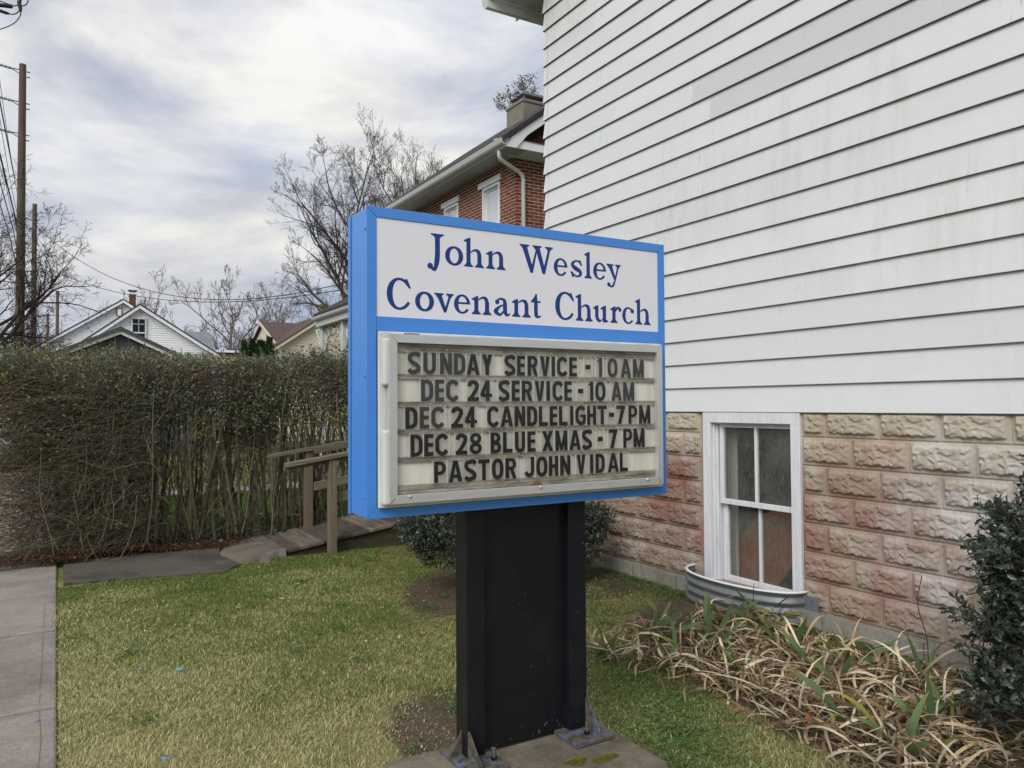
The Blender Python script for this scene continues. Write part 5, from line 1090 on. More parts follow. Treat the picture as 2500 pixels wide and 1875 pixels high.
tree('bare_tree', 'dark bare spreading tree at the left edge by the tall pole, limbs reaching right', (-1.75, 19.3, GZ), 13, height=5.4, spread=3.0, r0=.16, levels=6, fork=(14, 8, 6, 5, 4), up=.12, start=.40, droop=.04, twig_r=.0034, bark='bark_dark', bias=(.10, .0, .0), wob=.12, ratio=(.62, .55, .58, .6))
for k_, (x_, y_, s_, h_, lab) in enumerate(((6.6, 68, 31, 10.5, 'distant bare tree just right of the white gable, broad crown'), (12.2, 66, 33, 12.6, 'distant bare tree standing tallest between the white and cream houses'), (16.6, 68, 35, 11.4, 'distant bare tree directly left of the cream house'), (21.5, 76, 37, 10.2, 'distant bare tree showing above the cream house roof'), (26, 74, 38, 10.0, 'distant bare tree beside the cream house chimney'), (-1.8, 88, 39, 10.5, 'distant bare tree behind the utility poles at the left'))):
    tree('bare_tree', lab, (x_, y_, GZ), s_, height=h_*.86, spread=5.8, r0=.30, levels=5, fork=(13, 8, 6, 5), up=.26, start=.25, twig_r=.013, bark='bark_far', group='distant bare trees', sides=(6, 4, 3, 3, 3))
rr_ = np.random.default_rng(8); Vs, Fs, o_ = [], [], 0
for k_ in range(26):
    lv = branch_tree(60+k_ % 5, height=7+rr_.uniform(-1, 1.5), spread=3.6, r0=.16, levels=4, fork=(12, 6, 5), up=.35, start=.2, twig_r=.022)
    off = np.array([-30+k_*3.6+rr_.uniform(-1, 1), 120+rr_.uniform(-12, 12), GZ])
    for P, q in lv: V, F = tubes_arrays(P+off, q, 3); Vs.append(V); Fs.append(F+o_); o_ += len(V)
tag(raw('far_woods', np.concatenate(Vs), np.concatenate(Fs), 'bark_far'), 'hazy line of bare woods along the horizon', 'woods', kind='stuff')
# leafy tips of an evergreen magnolia behind the chimney
rt_, lv = tree('evergreen_tree', 'tree with sparse grey green leaf sprays behind the stone chimney', (13.95, 22.0, GZ), 41, height=15.4, spread=2.2, r0=.16, levels=4, fork=(14, 6, 4), up=.35, start=.5, twig_r=.009)
P = lv[-1][0]; tips = P[:, 2:].reshape(-1, 3); tips = np.repeat(tips, 4, 0)+rng.normal(0, .05, (len(tips)*4, 3)); n = len(tips)
V, F = leaves_arrays(tips, rng.normal(0, 1, (n, 3))+np.array([0, 0, .5]), rng.normal(0, 1, (n, 3)), rng.uniform(.07, .13, n), rng.uniform(.03, .05, n))
colr = np.repeat(np.array([[.17, .19, .13]])*rng.uniform(.6, 1.4, (n, 1)), 5, 0); f_ = raw('foliage', V, F, 'leaf', colr, parent=rt_); f_['kind'] = 'stuff'
# upright evergreens
for k_, (x_, h_, w_, lab) in enumerate(((5.86, 4.02, .25, 'leftmost narrow upright evergreen, standing a little apart'), (6.20, 4.12, .34, 'second upright evergreen from the left, broadest of the row'), (6.40, 4.05, .26, 'middle upright evergreen, squeezed between its neighbours'), (6.55, 4.06, .27, 'fourth upright evergreen from the left'), (6.76, 4.20, .30, 'rightmost and tallest upright evergreen beside the cream house'))):
    root = empty('upright_evergreen', (x_, 29+.2*(k_ % 2), GZ), lab, 'evergreen', 'upright evergreens by the cream house')
    MB().tube([(0, 0, 0), (0, 0, h_*.85)], [.05, .02], 6).build('trunk', 'bark', root)
    r = np.random.default_rng(70+k_); n = 3800; z = r.uniform(.02, 1, n)**.85; env = w_*np.minimum(1, (1-z)*2.6+.05)**.75*np.minimum(1, z*5+.5); a = r.uniform(0, 2*np.pi, n); q = env*r.uniform(.55, 1.05, n)*(1+.18*np.sin(z*21+a*3))
    Pb = np.stack([np.cos(a)*q, np.sin(a)*q, z*h_-.1], 1); D = np.stack([np.cos(a)*.35, np.sin(a)*.35, np.full(n, 1.)], 1)+r.normal(0, .2, (n, 3)); V, F = leaves_arrays(Pb, D, np.stack([np.cos(a), np.sin(a), a*0], 1)+r.normal(0, .5, (n, 3)), r.uniform(.10, .2, n), r.uniform(.03, .06, n))
    colr = np.repeat(np.array([[.025, .058, .018]])*r.uniform(.55, 1.6, (n, 1))*np.array([[1, 1, 1]])+r.uniform(0, .012, (n, 1)), 5, 0); raw('crown', V, F, 'leaf', colr, parent=root)
# ---------------------------------------------------------------- hedge
r = np.random.default_rng(3)
hedge = empty('hedge', (1.8, 9.9, GZ), 'tall half bare privet hedge of brown stems and small leaves behind the walkway', 'hedge')
HX0, HX1, HT = -1.15, 4.75, 0.60
def paths(S, D, Ln, m, wob, grav=0.0, up=0.0):
    n = len(S); q = np.zeros((n, m, 3)); q[:, 0] = S; d = unit(D)
    for j in range(1, m):
        d = d+r.normal(0, wob, (n, 3)); d[:, 2] += up-grav*j/m; d = unit(d); q[:, j] = q[:, j-1]+d*(Ln/(m-1))[:, None]
    return q
inv = Matrix.Translation(hedge.location).inverted()
hoff = np.array(hedge.location)
# main stems: each its own piece
n = 150; sx = np.sort(r.uniform(.08, 4.7, n)); 
for i in range(n):
    gap = (0.95 < sx[i] < 2.6)
    y = r.normal(9.92, .16); rad = r.uniform(.009, .021) if r.random() < .75 else r.uniform(.020, .030); ln = r.uniform(1.5, 2.1); lean = r.normal(0, .13); q = paths(np.array([[sx[i], y, GZ-.02]]), np.array([[lean, r.normal(-.04, .08), 1.]]), np.array([ln]), 9, .055, up=.03)
    V, F = tubes_arrays(q-hoff, (rad*(1-.55*np.linspace(0, 1, 9)))[None], 6); raw('stem', V, F, 'hedge_stem', parent=hedge, smooth=True)
# thinner shoots and twigs
Vs, Fs, o_ = [], [], 0
def addp(q, rad, s=3):
    global o_
    V, F = tubes_arrays(q-hoff, rad, s); Vs.append(V); Fs.append(F+o_); o_ += len(V)
n = 520; S = np.stack([r.uniform(-.05, 4.7, n), r.normal(9.9, .22, n), np.full(n, GZ)], 1); S[:, 2] += r.uniform(0, .9, n); q = paths(S, np.stack([r.normal(0, .22, n), r.normal(0, .18, n), np.ones(n)], 1), r.uniform(.7, 1.6, n), 7, .10); ok = q[:, -1, 2] < HT+.02; q = q[ok]; addp(q, np.repeat(r.uniform(.003, .007, len(q))[:, None], 7, 1)*(1-.5*np.linspace(0, 1, 7)), 4)
n = 7500; S = np.stack([r.uniform(HX0+.1, HX1, n), r.uniform(9.38, 10.4, n), HT-.04-np.abs(r.normal(0, .50, n))], 1); S = S[(S[:, 2] > -1.2) & ~((S[:, 0] > .9) & (S[:, 0] < 2.8) & (S[:, 2] < -.22) & (r.random(n) < .7))]; n = len(S)
D = np.stack([r.normal(0, .7, n), r.normal(-.15, .6, n), r.uniform(-.1, 1.2, n)], 1); q = paths(S, D, r.uniform(.12, .34, n), 4, .22); over = q[:, :, 2].max(1) > HT+.03+.05*(q[:, 0, 0] < .6); q[over, :, 2] -= (q[over, :, 2].max(1)-HT)[:, None]*.8; addp(q, np.repeat(r.uniform(.0012, .0032, n)[:, None], 4, 1))
# the brushy left end leaning over the sidewalk
n = 4800; S = np.stack([r.uniform(-.35, 1.05, n), r.uniform(9.35, 10.2, n), r.uniform(GZ+.06, .35, n)], 1); D = np.stack([-np.abs(r.normal(.7, .5, n)), r.normal(-.35, .4, n), r.normal(.1, .35, n)], 1); q = paths(S, D, r.uniform(.3, .75, n), 6, .16, grav=.10); q[..., 2] = np.maximum(q[..., 2], GZ+.03); q = q[q[:, -1, 1] > 8.95]; addp(q, np.repeat(r.uniform(.0014, .0034, len(q))[:, None], 6, 1))
n = 2200; S = np.stack([r.uniform(.2, 4.6, n), r.uniform(9.45, 10.1, n), r.uniform(GZ+.02, -.5, n)], 1); q = paths(S, np.stack([r.normal(0, .6, n), r.normal(-.1, .4, n), r.uniform(.2, 1, n)], 1), r.uniform(.15, .45, n), 5, .2); addp(q, np.repeat(r.uniform(.0012, .003, n)[:, None], 5, 1))
V = np.concatenate(Vs); F = np.concatenate(Fs); tw = raw('twigs', V, F, 'hedge_stem', parent=hedge); tw['kind'] = 'stuff'
# leaves
def leafcloud(P, size, base, var, D=None, wr=.45):
    n = len(P); D = r.normal(0, 1, (n, 3))+np.array([0, -.3, .25]) if D is None else D
    V, F = leaves_arrays(P, D, r.normal(0, 1, (n, 3))+np.array([0, -.6, .7]), size, size*wr, .15, .1); c = base*r.uniform(1-var, 1+var, (n, 1)); return V, F, np.repeat(c, 5, 0)
n = 105000; x = r.uniform(HX0+.1, HX1, n); y = 9.90+r.uniform(-.55, .52, n); z = HT-.01+.10*(fbm(x, y*2, 2.3, 40)-.5)*2-np.abs(r.normal(0, .62, n))
bul = fbm(x, z, 1.7); keep = (z > -1.45) & (r.random(n) < np.where(z > -.25, .75, np.where(x < .9, .80, .12+.25*(fbm(x, z, 2.2, 7) > .55)))) & (r.random(n) < .25+1.1*bul) & ~((x < -.1) & (z < -.2) & (r.random(n) < .45))
x, y, z = x[keep], y[keep]-.10*bul[keep], z[keep]; x = np.where(x < -.2, x*.9, x); P = np.stack([x, y, z], 1); n = len(P)
g1 = np.array([.085, .110, .060]); g2 = np.array([.20, .235, .14]); br = np.array([.165, .11, .082]); yl = np.array([.26, .27, .06])
m1 = np.clip((fbm(x, z, 2.6, 3)[:, None]-.5)*2.4+.5, 0, 1); m2 = fbm(x, z, 3.1, 11)[:, None]; base_ = g1*(1-m1)+g2*m1; brn = (r.random((n, 1)) < np.clip((m2-.42)*3.2, .15, .80)); base_ = np.where(brn, br, base_); yel = (fbm(x+3, z, 2.4, 19)[:, None] > .64) & (r.random((n, 1)) < .55); base_ = np.where(yel, yl, base_)
V, F, c = leafcloud(P, r.uniform(.026, .052, n), base_, .5)
# taller young shoots above the clipped top
n2 = 260; sx2 = np.concatenate([r.uniform(2.3, 4.6, 100), r.uniform(-.6, 4.6, 160)]); hh = np.where(sx2 > 2.3, r.uniform(.05, .20, n2), r.uniform(.02, .12, n2)); bigs = np.array([[1.88, 9.5, .30], [.35, 9.6, .17], [.30, 9.5, .22], [.05, 9.6, .14], [2.42, 9.5, .12]])
S = np.stack([np.concatenate([sx2, bigs[:, 0]]), np.concatenate([r.uniform(9.5, 10.3, n2), bigs[:, 1]]), np.full(n2+5, HT-.05)], 1); hh = np.concatenate([hh, bigs[:, 2]]); q = paths(S, np.stack([r.normal(0, .2, n2+5), r.normal(0, .2, n2+5), np.ones(n2+5)], 1), hh+.05, 5, .08)
Vt, Ft = tubes_arrays(q-hoff, np.full((n2+5, 5), .0018), 3); sh = raw('shoots', Vt, Ft, 'hedge_stem', parent=hedge); sh['kind'] = 'stuff'
Lp = np.concatenate([q[:, j]+r.normal(0, .004, (n2+5, 3)) for j in (1, 2, 3, 4, 1, 2, 3, 4, 2, 3)]); nl = len(Lp); Dl = r.normal(0, 1, (nl, 3)); Dl[:, 2] = np.abs(Dl[:, 2])*.8+.2
Vb, Fb, cb = leafcloud(Lp, r.uniform(.025, .042, nl), np.where((Lp[:, 0] < .7)[:, None], np.array([.17, .20, .065]), np.array([.085, .11, .060])), .35, Dl)
# ivy leaves low down and on the ground
n3 = 900; P3 = np.stack([r.uniform(.3, 4.5, n3), r.uniform(9.35, 9.9, n3), GZ+np.abs(r.normal(.03, .16, n3))], 1); V3, F3, c3 = leafcloud(P3, r.uniform(.035, .065, n3), np.array([.045, .07, .035]), .4, None, .9)
# bright sprays
n4 = 260; cen = np.array([[.62, 9.36, -.10], [.20, 9.35, .10], [-.15, 9.40, -.35], [.55, 9.3, .25], [1.35, 9.35, -.3], [3.1, 9.4, -.2]]); ci = r.integers(0, 6, n4); P4 = cen[ci]+r.normal(0, 1, (n4, 3))*np.array([.10, .05, .07]); V4, F4, c4 = leafcloud(P4, r.uniform(.028, .045, n4), np.array([.22, .235, .045]), .3)
n5 = 700; cen = np.array([[.75, 9.33, -.05], [.95, 9.33, -.25], [.80, 9.3, -.75], [.70, 9.3, -.95], [1.02, 9.3, .1], [.5, 9.33, .15], [2.6, 9.35, -.35]]); ci = r.integers(0, 7, n5); P5 = cen[ci]+r.normal(0, 1, (n5, 3))*np.array([.10, .05, .10]); V5, F5, c5 = leafcloud(P5, r.uniform(.028, .045, n5), np.array([.050, .088, .062]), .3)
VV, FF, CC, k0 = [], [], [], 0
for a, b, c_ in ((V, F, c), (Vb, Fb, cb), (V3, F3, c3), (V4, F4, c4), (V5, F5, c5)): VV.append(a); FF.append(b+k0); CC.append(c_); k0 += len(a)
fo = raw('foliage', np.concatenate(VV)-hoff, np.concatenate(FF), 'leaf', np.concatenate(CC), parent=hedge); fo['kind'] = 'stuff'
# a few long pale trailing stems
for P_, rd in (([(1.33, 9.3, .53), (1.18, 9.22, .42), (1.10, 9.2, .18), (1.02, 9.2, -.05), (.86, 9.2, -.33), (.87, 9.2, -.50)], .0042), ([(.72, 9.25, -.82), (.60, 9.2, -.95), (.48, 9.15, -1.15), (.42, 9.1, -1.38)], .004), ([(.75, 9.2, -.95), (.72, 9.1, -1.25), (.62, 9.0, -1.50), (.56, 8.95, -1.585)], .0045), ([(.2, 9.25, -.55), (.5, 9.2, -.66), (.8, 9.2, -.60), (.95, 9.2, -.68), (.98, 9.2, -.9)], .0035)):
    V_, F_ = tubes_arrays(np.array([[list(p) for p in smooth_path(P_, 5)]])-hoff, np.full((1, len(P_)*5-4), rd), 5); raw('trailing_stem', V_, F_, 'post_wood', parent=hedge)
# fallen brown litter along the hedge foot
n = 16000; x = np.concatenate([r.uniform(-.95, 1.2, 7000), r.uniform(-.2, 3.2, 9000)]); yb = 9.30-.26*fbm(x, x*0, 1.3)-np.where(x < .3, .12, 0); y = yb+np.abs(r.normal(.12, .22, n))
z = GZ+.02+r.uniform(0, .05, n)+.05*np.exp(-((y-9.25)/.2)**2)*(x < .9); P = np.stack([x, y, z], 1); D = r.normal(0, 1, (n, 3)); D[:, 2] *= .3
V, F = leaves_arrays(P, D, r.normal(0, .5, (n, 3))+np.array([0, 0, 1.]), r.uniform(.012, .05, n), r.uniform(.004, .016, n), .2, .3); pal = np.array([[.10, .045, .022], [.07, .04, .025], [.16, .09, .05], [.05, .032, .022], [.28, .22, .15]]); c = pal[r.choice(5, n, p=[.42, .28, .15, .12, .03])]*r.uniform(.7, 1.2, (n, 1))
lt = raw('leaf_litter', V, F, 'dryleaf', np.repeat(c, 5, 0)); tag(lt, 'reddish brown leaf litter banked along the foot of the hedge', 'leaf litter', kind='stuff')
# dark soil strip under the hedge
tag(irregular([(-1.0, 9.30), (1.5, 9.42), (1.6, 9.5), (4.9, 9.5), (4.9, 10.4), (-.3, 10.4)], GZ-.05, GZ+.012, 'hedge_soil', 'soil', amp=.03), kind='structure')
# ---------------------------------------------------------------- evergreen shrub behind the sign post
def shrub(name, label, c, rx, ry, z0, z1, n, size, seed, col, mat='holly', nparts=0, bare=.0, lobes=(), stem_n=16, shell=.45, leafmesh=None, hide=None):
    r = np.random.default_rng(seed); root = empty(name, (c[0], c[1], GZ), label, 'shrub'); H = z1-z0
    # branch tips fill the volume; leaves sit round the outer shoots
    m = n//7; a = r.uniform(0, 2*np.pi, m); u = r.uniform(-1, 1, m); q = (1-shell)+shell*r.random(m)**.6; s = np.sqrt(1-u*u); dirs = np.stack([s*np.cos(a), s*np.sin(a), u], 1); bump_ = 1+.22*(fbm(a*1.3+seed, u*2, 1.5)-.5)*2+.10*(fbm(a*5, u*6, 1.2)-.5)
    C_ = dirs*np.stack([np.full(m, rx), np.full(m, ry), np.full(m, H/2)], 1)*(q*bump_)[:, None]; C_[:, 2] += (z0+z1)/2-GZ
    for (lx, ly, lz, lr, ln_) in lobes:
        e = r.normal(0, 1, (ln_, 3)); C_ = np.concatenate([C_, unit(e)*lr*r.random((ln_, 1))**.5+np.array([lx-c[0], ly-c[1], lz-GZ])]); dirs = np.concatenate([dirs, unit(e)])
    C_[:, 2] = np.maximum(C_[:, 2], .05); tipd = unit(dirs+r.normal(0, .45, dirs.shape)+np.array([0, 0, .35])); k = 7; sl = .085*size/.035
    tt = (np.arange(k)/(k-1)); P = (C_[:, None]+tipd[:, None]*(tt[None, :, None]*sl-sl*.5)); P = P.reshape(-1, 3)+r.normal(0, .003, (len(C_)*k, 3)); T = np.repeat(tipd, k, 0); nn = len(P)
    side = unit(np.cross(T, r.normal(0, 1, (nn, 3)))); D = unit(T*.55+side*.8); Nn = T+r.normal(0, .35, (nn, 3)); sz = size*r.uniform(.7, 1.2, nn)
    tw = np.stack([C_-tipd*sl*1.6, C_-tipd*sl*.4, C_+tipd*sl*.5], 1); V, F = tubes_arrays(tw, np.repeat(np.array([[.0028, .002, .0012]]), len(C_), 0)*size/.035, 3); x_ = raw('twigs', V, F, 'bark_dark', parent=root); x_['kind'] = 'stuff'
    b = MB()
    for i in range(stem_n):
        j = r.integers(0, len(C_)); e = C_[j]*.8; b.tube([(r.normal(0, .03), r.normal(0, .03), 0), tuple(e*np.array([.35, .35, .5])+r.normal(0, .03, 3)), tuple(e)], [.014, .010, .004], 5)
    b.build('branches', 'bark_dark', root)
    colr = col*r.uniform(.45, 1.5, (nn, 1))+np.array([.004, .006, .0])*r.random((nn, 1))
    return root, P, D, Nn, sz, colr, r
rootA, P, D, Nn, sz, colr, _ = shrub('evergreen_shrub', 'dark evergreen shrub growing behind the black sign post against the foundation', (3.40, 6.0), 1.00, .60, GZ+.16, -.50, 20000, .028, 51, np.array([[.046, .062, .044]]), lobes=((4.28, 5.72, -1.10, .20, 260), (4.12, 5.75, -1.32, .22, 280), (2.72, 6.0, -1.12, .20, 260)))
V, F = leaves_arrays(P, D, Nn, sz, sz*.55, .2, .15); f_ = raw('foliage', V, F, 'holly', np.repeat(colr, 5, 0), parent=rootA); f_['kind'] = 'stuff'
# ---------------------------------------------------------------- holly at the right edge: the nearest leaves are pieces of their own
def spiny(seed):
    r = np.random.default_rng(seed); L_, W_ = 1.0, .40; ys = [0, .16, .30, .42, .56, .68, .82, 1.0]; ws = [.06, .30, .21, .40, .24, .34, .12, 0.0]; v = []; 
    for y_, w_ in zip(ys, ws):
        zb = .14*math.sin(y_*3)*(1+.2*r.normal()); v += [(-W_*w_*1.55, y_+.03*(w_ > .28), zb+.10*w_+.05*(w_ > .28)), (0, y_, zb-.03), (W_*w_*1.55, y_+.03*(w_ > .28), zb+.10*w_+.05*(w_ > .28))]
    F = []
    for i in range(7): a = i*3; F += [(a, a+1, a+4, a+3), (a+1, a+2, a+5, a+4)]
    return np.array(v), F
rootB, P, D, Nn, sz, colr, rB = shrub('holly_shrub', 'dense glossy dark holly shrub cut off by the right edge of the picture', (4.10, 1.64), .48, .50, GZ+.05, -.20, 7800, .045, 77, np.array([[.050, .068, .050]]), lobes=((3.74, 1.86, -.72, .15, 45), (3.70, 1.92, -1.02, .15, 45), (3.74, 1.90, -1.32, .17, 50)), stem_n=30, shell=.5)
camv = np.array([0, 0, 0.]); wp = P+np.array([4.10, 1.64, GZ]); dist_ = np.linalg.norm(wp, axis=1); side_ = (wp[:, 0]*.859-wp[:, 1]*.511)/np.maximum(wp[:, 0]*.511+wp[:, 1]*.859, .1); score = dist_+2.0*(side_ > .66)+0.25*np.abs(rB.normal(0, 1, len(P))); order = np.argsort(score)
top = order[:298]; rest = order[298:]
meshes = []
for k_ in range(4):
    v, Fq = spiny(90+k_)
    for sh_ in (.7, 1.0, 1.3):
        me = bpy.data.meshes.new('leaf'); me.from_pydata(v.tolist(), [], Fq); me.materials.append(M['holly']); colored(me, np.array([.050, .068, .052])*sh_); me.polygons.foreach_set('use_smooth', [True]*len(me.polygons)); me.update(); meshes.append(me)
def frame(d, nrm):
    y_ = Vector(d).normalized(); x_ = y_.cross(Vector(nrm)).normalized(); z_ = x_.cross(y_); return Matrix(((x_.x, y_.x, z_.x), (x_.y, y_.y, z_.y), (x_.z, y_.z, z_.z)))
for i in top:
    o = bpy.data.objects.new('leaf', meshes[rB.integers(0, 12)]); C.objects.link(o); o.parent = rootB; m_ = (frame(D[i], Nn[i])*float(sz[i]*1.12)).to_4x4(); m_.translation = Vector(P[i]); o.matrix_local = m_
v, Fq = spiny(99); tri = []
for f in Fq: tri += [(f[0], f[1], f[2]), (f[0], f[2], f[3])]
tri = np.array(tri); Dn = unit(D[rest]); Sx = unit(np.cross(Dn, Nn[rest])); Uz = np.cross(Sx, Dn); s_ = (sz[rest]*1.12)[:, None, None]
Vr = P[rest][:, None]+(Sx[:, None]*v[None, :, :1]+Dn[:, None]*v[None, :, 1:2]+Uz[:, None]*v[None, :, 2:3])*s_; Fr = (tri[None]+np.arange(len(rest))[:, None, None]*24).reshape(-1, 3)
f_ = raw('foliage', Vr.reshape(-1, 3), Fr, 'holly', np.repeat(colr[rest], 24, 0), parent=rootB, smooth=True); f_['kind'] = 'stuff'

# ---------------------------------------------------------------- beds, lawn, clover
def inpoly(x, y, poly):
    c = np.zeros(len(x), bool); j = len(poly)-1
    for i in range(len(poly)):
        xi, yi = poly[i]; xj, yj = poly[j]; c ^= ((yi > y) != (yj > y)) & (x < (xj-xi)*(y-yi)/(yj-yi+1e-12)+xi); j = i
    return c
bed = [(4.66, 5.0), (3.85, 4.65), (3.42, 4.25), (3.24, 3.55), (3.16, 3.05), (3.06, 2.60), (3.06, 2.20), (3.02, 1.7), (3.05, 1.0), (4.66, 1.0)]
soil_ = [[(1.36, 3.30), (1.40, 3.62), (1.62, 3.93), (1.98, 4.02), (2.25, 3.80), (2.30, 3.2), (1.2, 3.15)], [(2.35, 5.35), (2.50, 6.1), (2.85, 6.70), (3.35, 7.02), (4.66, 7.05), (4.66, 5.35), (4.15, 5.05), (3.5, 5.25), (3.0, 5.55), (2.7, 5.25)]]
tf = MB(); gx = np.linspace(.02, 4.68, 120); gy = np.linspace(-.5, 8.3, 220); X, Y = np.meshgrid(gx, gy, indexing='ij'); Z = GZ-.004+.012*(fbm(X, Y, 3)-.5); id_ = np.arange(X.size).reshape(X.shape)
F = np.stack([id_[:-1, :-1], id_[1:, :-1], id_[1:, 1:], id_[:-1, 1:]], -1).reshape(-1, 4); Yl = np.where(Y > 8.0, np.minimum(Y, 8.3), Y)
mask = np.zeros(X.size)
for j_ in range(24):
    xj = X.ravel()+rng2.normal(0, .07, X.size); yj = Yl.ravel()+rng2.normal(0, .09, X.size)
    for pl_, w_ in ((soil_[0], 1.0), (soil_[1], .85), (bed, .92)): mask = np.maximum(mask, 0)+inpoly(xj, yj, pl_)*w_/24
mask = mask+.5*(fbm(X.ravel(), Yl.ravel(), 4.5, 6)-.5); mask = np.clip(mask, 0, 1)
turf = raw('turf', np.stack([X, Yl, Z+(mask.reshape(X.shape) > .5)*.006+.03*np.clip(mask.reshape(X.shape)-.4, 0, 1)*(fbm(X, Yl, 9)-.3)], -1).reshape(-1, 3), F, 'turf', np.repeat(mask[:, None], 3, 1), smooth=True); tag(turf, kind='structure')
# grass blades
r = np.random.default_rng(17)
N_ = 430000; x = r.uniform(-.02, 4.66, N_); y = .9+(8.32-.9)*r.random(N_)**1.12
bare = (x < .02) & (r.random(N_) < .75)
for pl_ in soil_: bare |= inpoly(x+r.normal(0, .15, N_), y+r.normal(0, .16, N_), pl_) & (fbm(x, y, 5, 31) < .60)
bd = inpoly(x+r.normal(0, .03, N_), y+r.normal(0, .03, N_), bed); bare |= bd
bare |= (x > 1.19) & (x < 2.27) & (y > 2.48) & (y < 3.15); thin = (x > 2.3) & (y > 3.9); bare |= thin & (r.random(N_) < .35)
bare |= (y > 7.98+.16*vnoise(x, x*0, 2.2)-.10*(x > .9)*(x < 1.55)+.15*(x > 1.6)+.18*(x > 1.95)); bare &= ~((r.random(N_) < .05) & ~bd & (y < 7.9)); bare |= (r.random(N_) < .18*(fbm(x, y, 3.3, 2) < .38))
x, y = x[~bare], y[~bare]; n = len(x)
green = np.clip(.52+.95*(fbm(x, y, 1.1, 4)-.5)+.24*(y-5.2)/2+.16*(x-1.5)+.5*(fbm(x, y, 5.5, 8)-.5), 0, 1)+np.where((x < .22) & (y > 7.4), .3, 0)
green = np.clip(green+.22*(y > 7.6), 0, 1); isg = r.random(n) < green
gcol = np.array([.185, .235, .062])*(1-.0)+np.array([.045, .02, .0])*fbm(x, y, 2, 9)[:, None]; dk = np.array([.105, .18, .042]); scol = np.array([.58, .55, .30]); mossc = np.array([.135, .135, .028])
mo = ((fbm(x, y, 1.6, 21) > .52) & (x > 2.2))[:, None]; base_ = np.where(isg[:, None], np.where(r.random((n, 1)) < .4, dk, gcol), np.where(r.random((n, 1)) < .55, scol, np.array([.43, .40, .19]))); base_ = np.where(mo & (r.random((n, 1)) < .55), mossc, base_)*r.uniform(.65, 1.3, (n, 1))
Ln = r.uniform(.015, .036, n)*np.where(isg, 1.0, .95)*(.8+.5*fbm(x, y, 2.2, 13)); Ln = np.where(mo[:, 0], Ln*.55, Ln); flat = np.where(isg, .8, 1.7); a = r.uniform(0, 2*np.pi, n); lean = np.abs(r.normal(0, 1, n))*flat
D0 = unit(np.stack([np.cos(a)*lean*.5, np.sin(a)*lean*.5, np.ones(n)], 1)); D1 = unit(np.stack([np.cos(a)*(lean+.7), np.sin(a)*(lean+.7), np.full(n, .55)], 1)); Sd = np.stack([-np.sin(a), np.cos(a), a*0], 1); wd = (r.uniform(.0009, .0018, n)*(1+.10*y))[:, None]
Pz = np.stack([x, y, GZ-.003+.012*(fbm(x, y, 3)-.5)], 1); L2 = Ln[:, None]; V = np.stack([Pz-Sd*wd, Pz+Sd*wd, Pz+D0*L2*.55+Sd*wd*.8, Pz+D0*L2*.55-Sd*wd*.8, Pz+D0*L2*.55+D1*L2*.6], 1).reshape(-1, 3)
k = np.arange(n)[:, None]*5; F = np.concatenate([k+np.array([[0, 1, 2]]), k+np.array([[0, 2, 3]]), k+np.array([[3, 2, 4]])]); gr = raw('grass', V, F, 'grass', np.repeat(base_, 5, 0)); tag(gr, 'patchy winter lawn, straw coloured near the sidewalk and greener at the back', 'grass', kind='stuff')
# neighbour's lawn beyond the hedge: coarse blades near, ground sheet beyond
n = 90000; x = r.uniform(-.1, 6.5, n); y = r.uniform(10.4, 15.1, n); a = r.uniform(0, 2*np.pi, n); Pz = np.stack([x, y, np.full(n, GZ-.01)], 1); Ln = r.uniform(.03, .06, n)[:, None]; D0 = unit(np.stack([np.cos(a)*.5, np.sin(a)*.5, np.ones(n)], 1)); Sd = np.stack([-np.sin(a), np.cos(a), a*0], 1)*.006
V = np.stack([Pz-Sd, Pz+Sd, Pz+D0*Ln], 1).reshape(-1, 3); F = np.arange(n*3).reshape(-1, 3); c = np.array([.095, .165, .030])*r.uniform(.6, 1.35, (n, 1)); g2_ = raw('grass', V, F, 'grass', np.repeat(c, 3, 0)); tag(g2_, 'greener lawn of the neighbour seen through the hedge', 'grass', kind='stuff')
# clover and creeping weeds: round little leaves
n = 22000; cen = np.array([[3.05, 3.95], [2.98, 3.6], [2.86, 3.15], [2.62, 2.78], [2.52, 2.95], [4.55, 5.0], [4.52, 3.35], [4.5, 3.0], [4.42, 2.6], [3.6, 5.0], [2.75, 5.1], [4.5, 2.2], [3.95, 1.9], [2.45, 2.5], [4.35, 5.5], [2.3, 5.45], [3.2, 4.9]]); wgt = np.array([1, 1, 1.3, 1.4, 1, 1.5, 2.4, 2.4, 2, .6, .5, 1.4, 1.3, .8, .8, .4, .6]); ci = r.choice(len(cen), n, p=wgt/wgt.sum()); P = cen[ci]+r.normal(0, 1, (n, 2))*np.array([.17, .21]); ok = (P[:, 0] < 4.63) & ~((P[:, 0] < 2.28) & (P[:, 1] < 3.16)); P = P[ok]; st_ = np.stack([4.66-np.abs(r.normal(.05, .07, 7000)), r.uniform(1.6, 6.9, 7000)], 1); st_ = st_[(fbm(st_[:, 0], st_[:, 1], 2.5, 3) > .44) & (st_[:, 0] < 4.63)]; P = np.concatenate([P, st_]); n = len(P)
P3 = np.stack([P[:, 0], P[:, 1], GZ+r.uniform(.004, .028, n)], 1); a = r.uniform(0, 2*np.pi, n); D = np.stack([np.cos(a), np.sin(a), r.uniform(0, .4, n)], 1); V, F = leaves_arrays(P3, D, np.tile([0, 0, 1.], (n, 1))+r.normal(0, .3, (n, 3)), r.uniform(.009, .019, n), r.uniform(.009, .017, n), .1); c = np.array([.095, .175, .048])*r.uniform(.5, 1.45, (n, 1)); cl = raw('clover', V, F, 'grass', np.repeat(c, 5, 0)); tag(cl, 'small leaved green weeds and clover creeping beside the foundation and bed', 'weeds', kind='stuff')
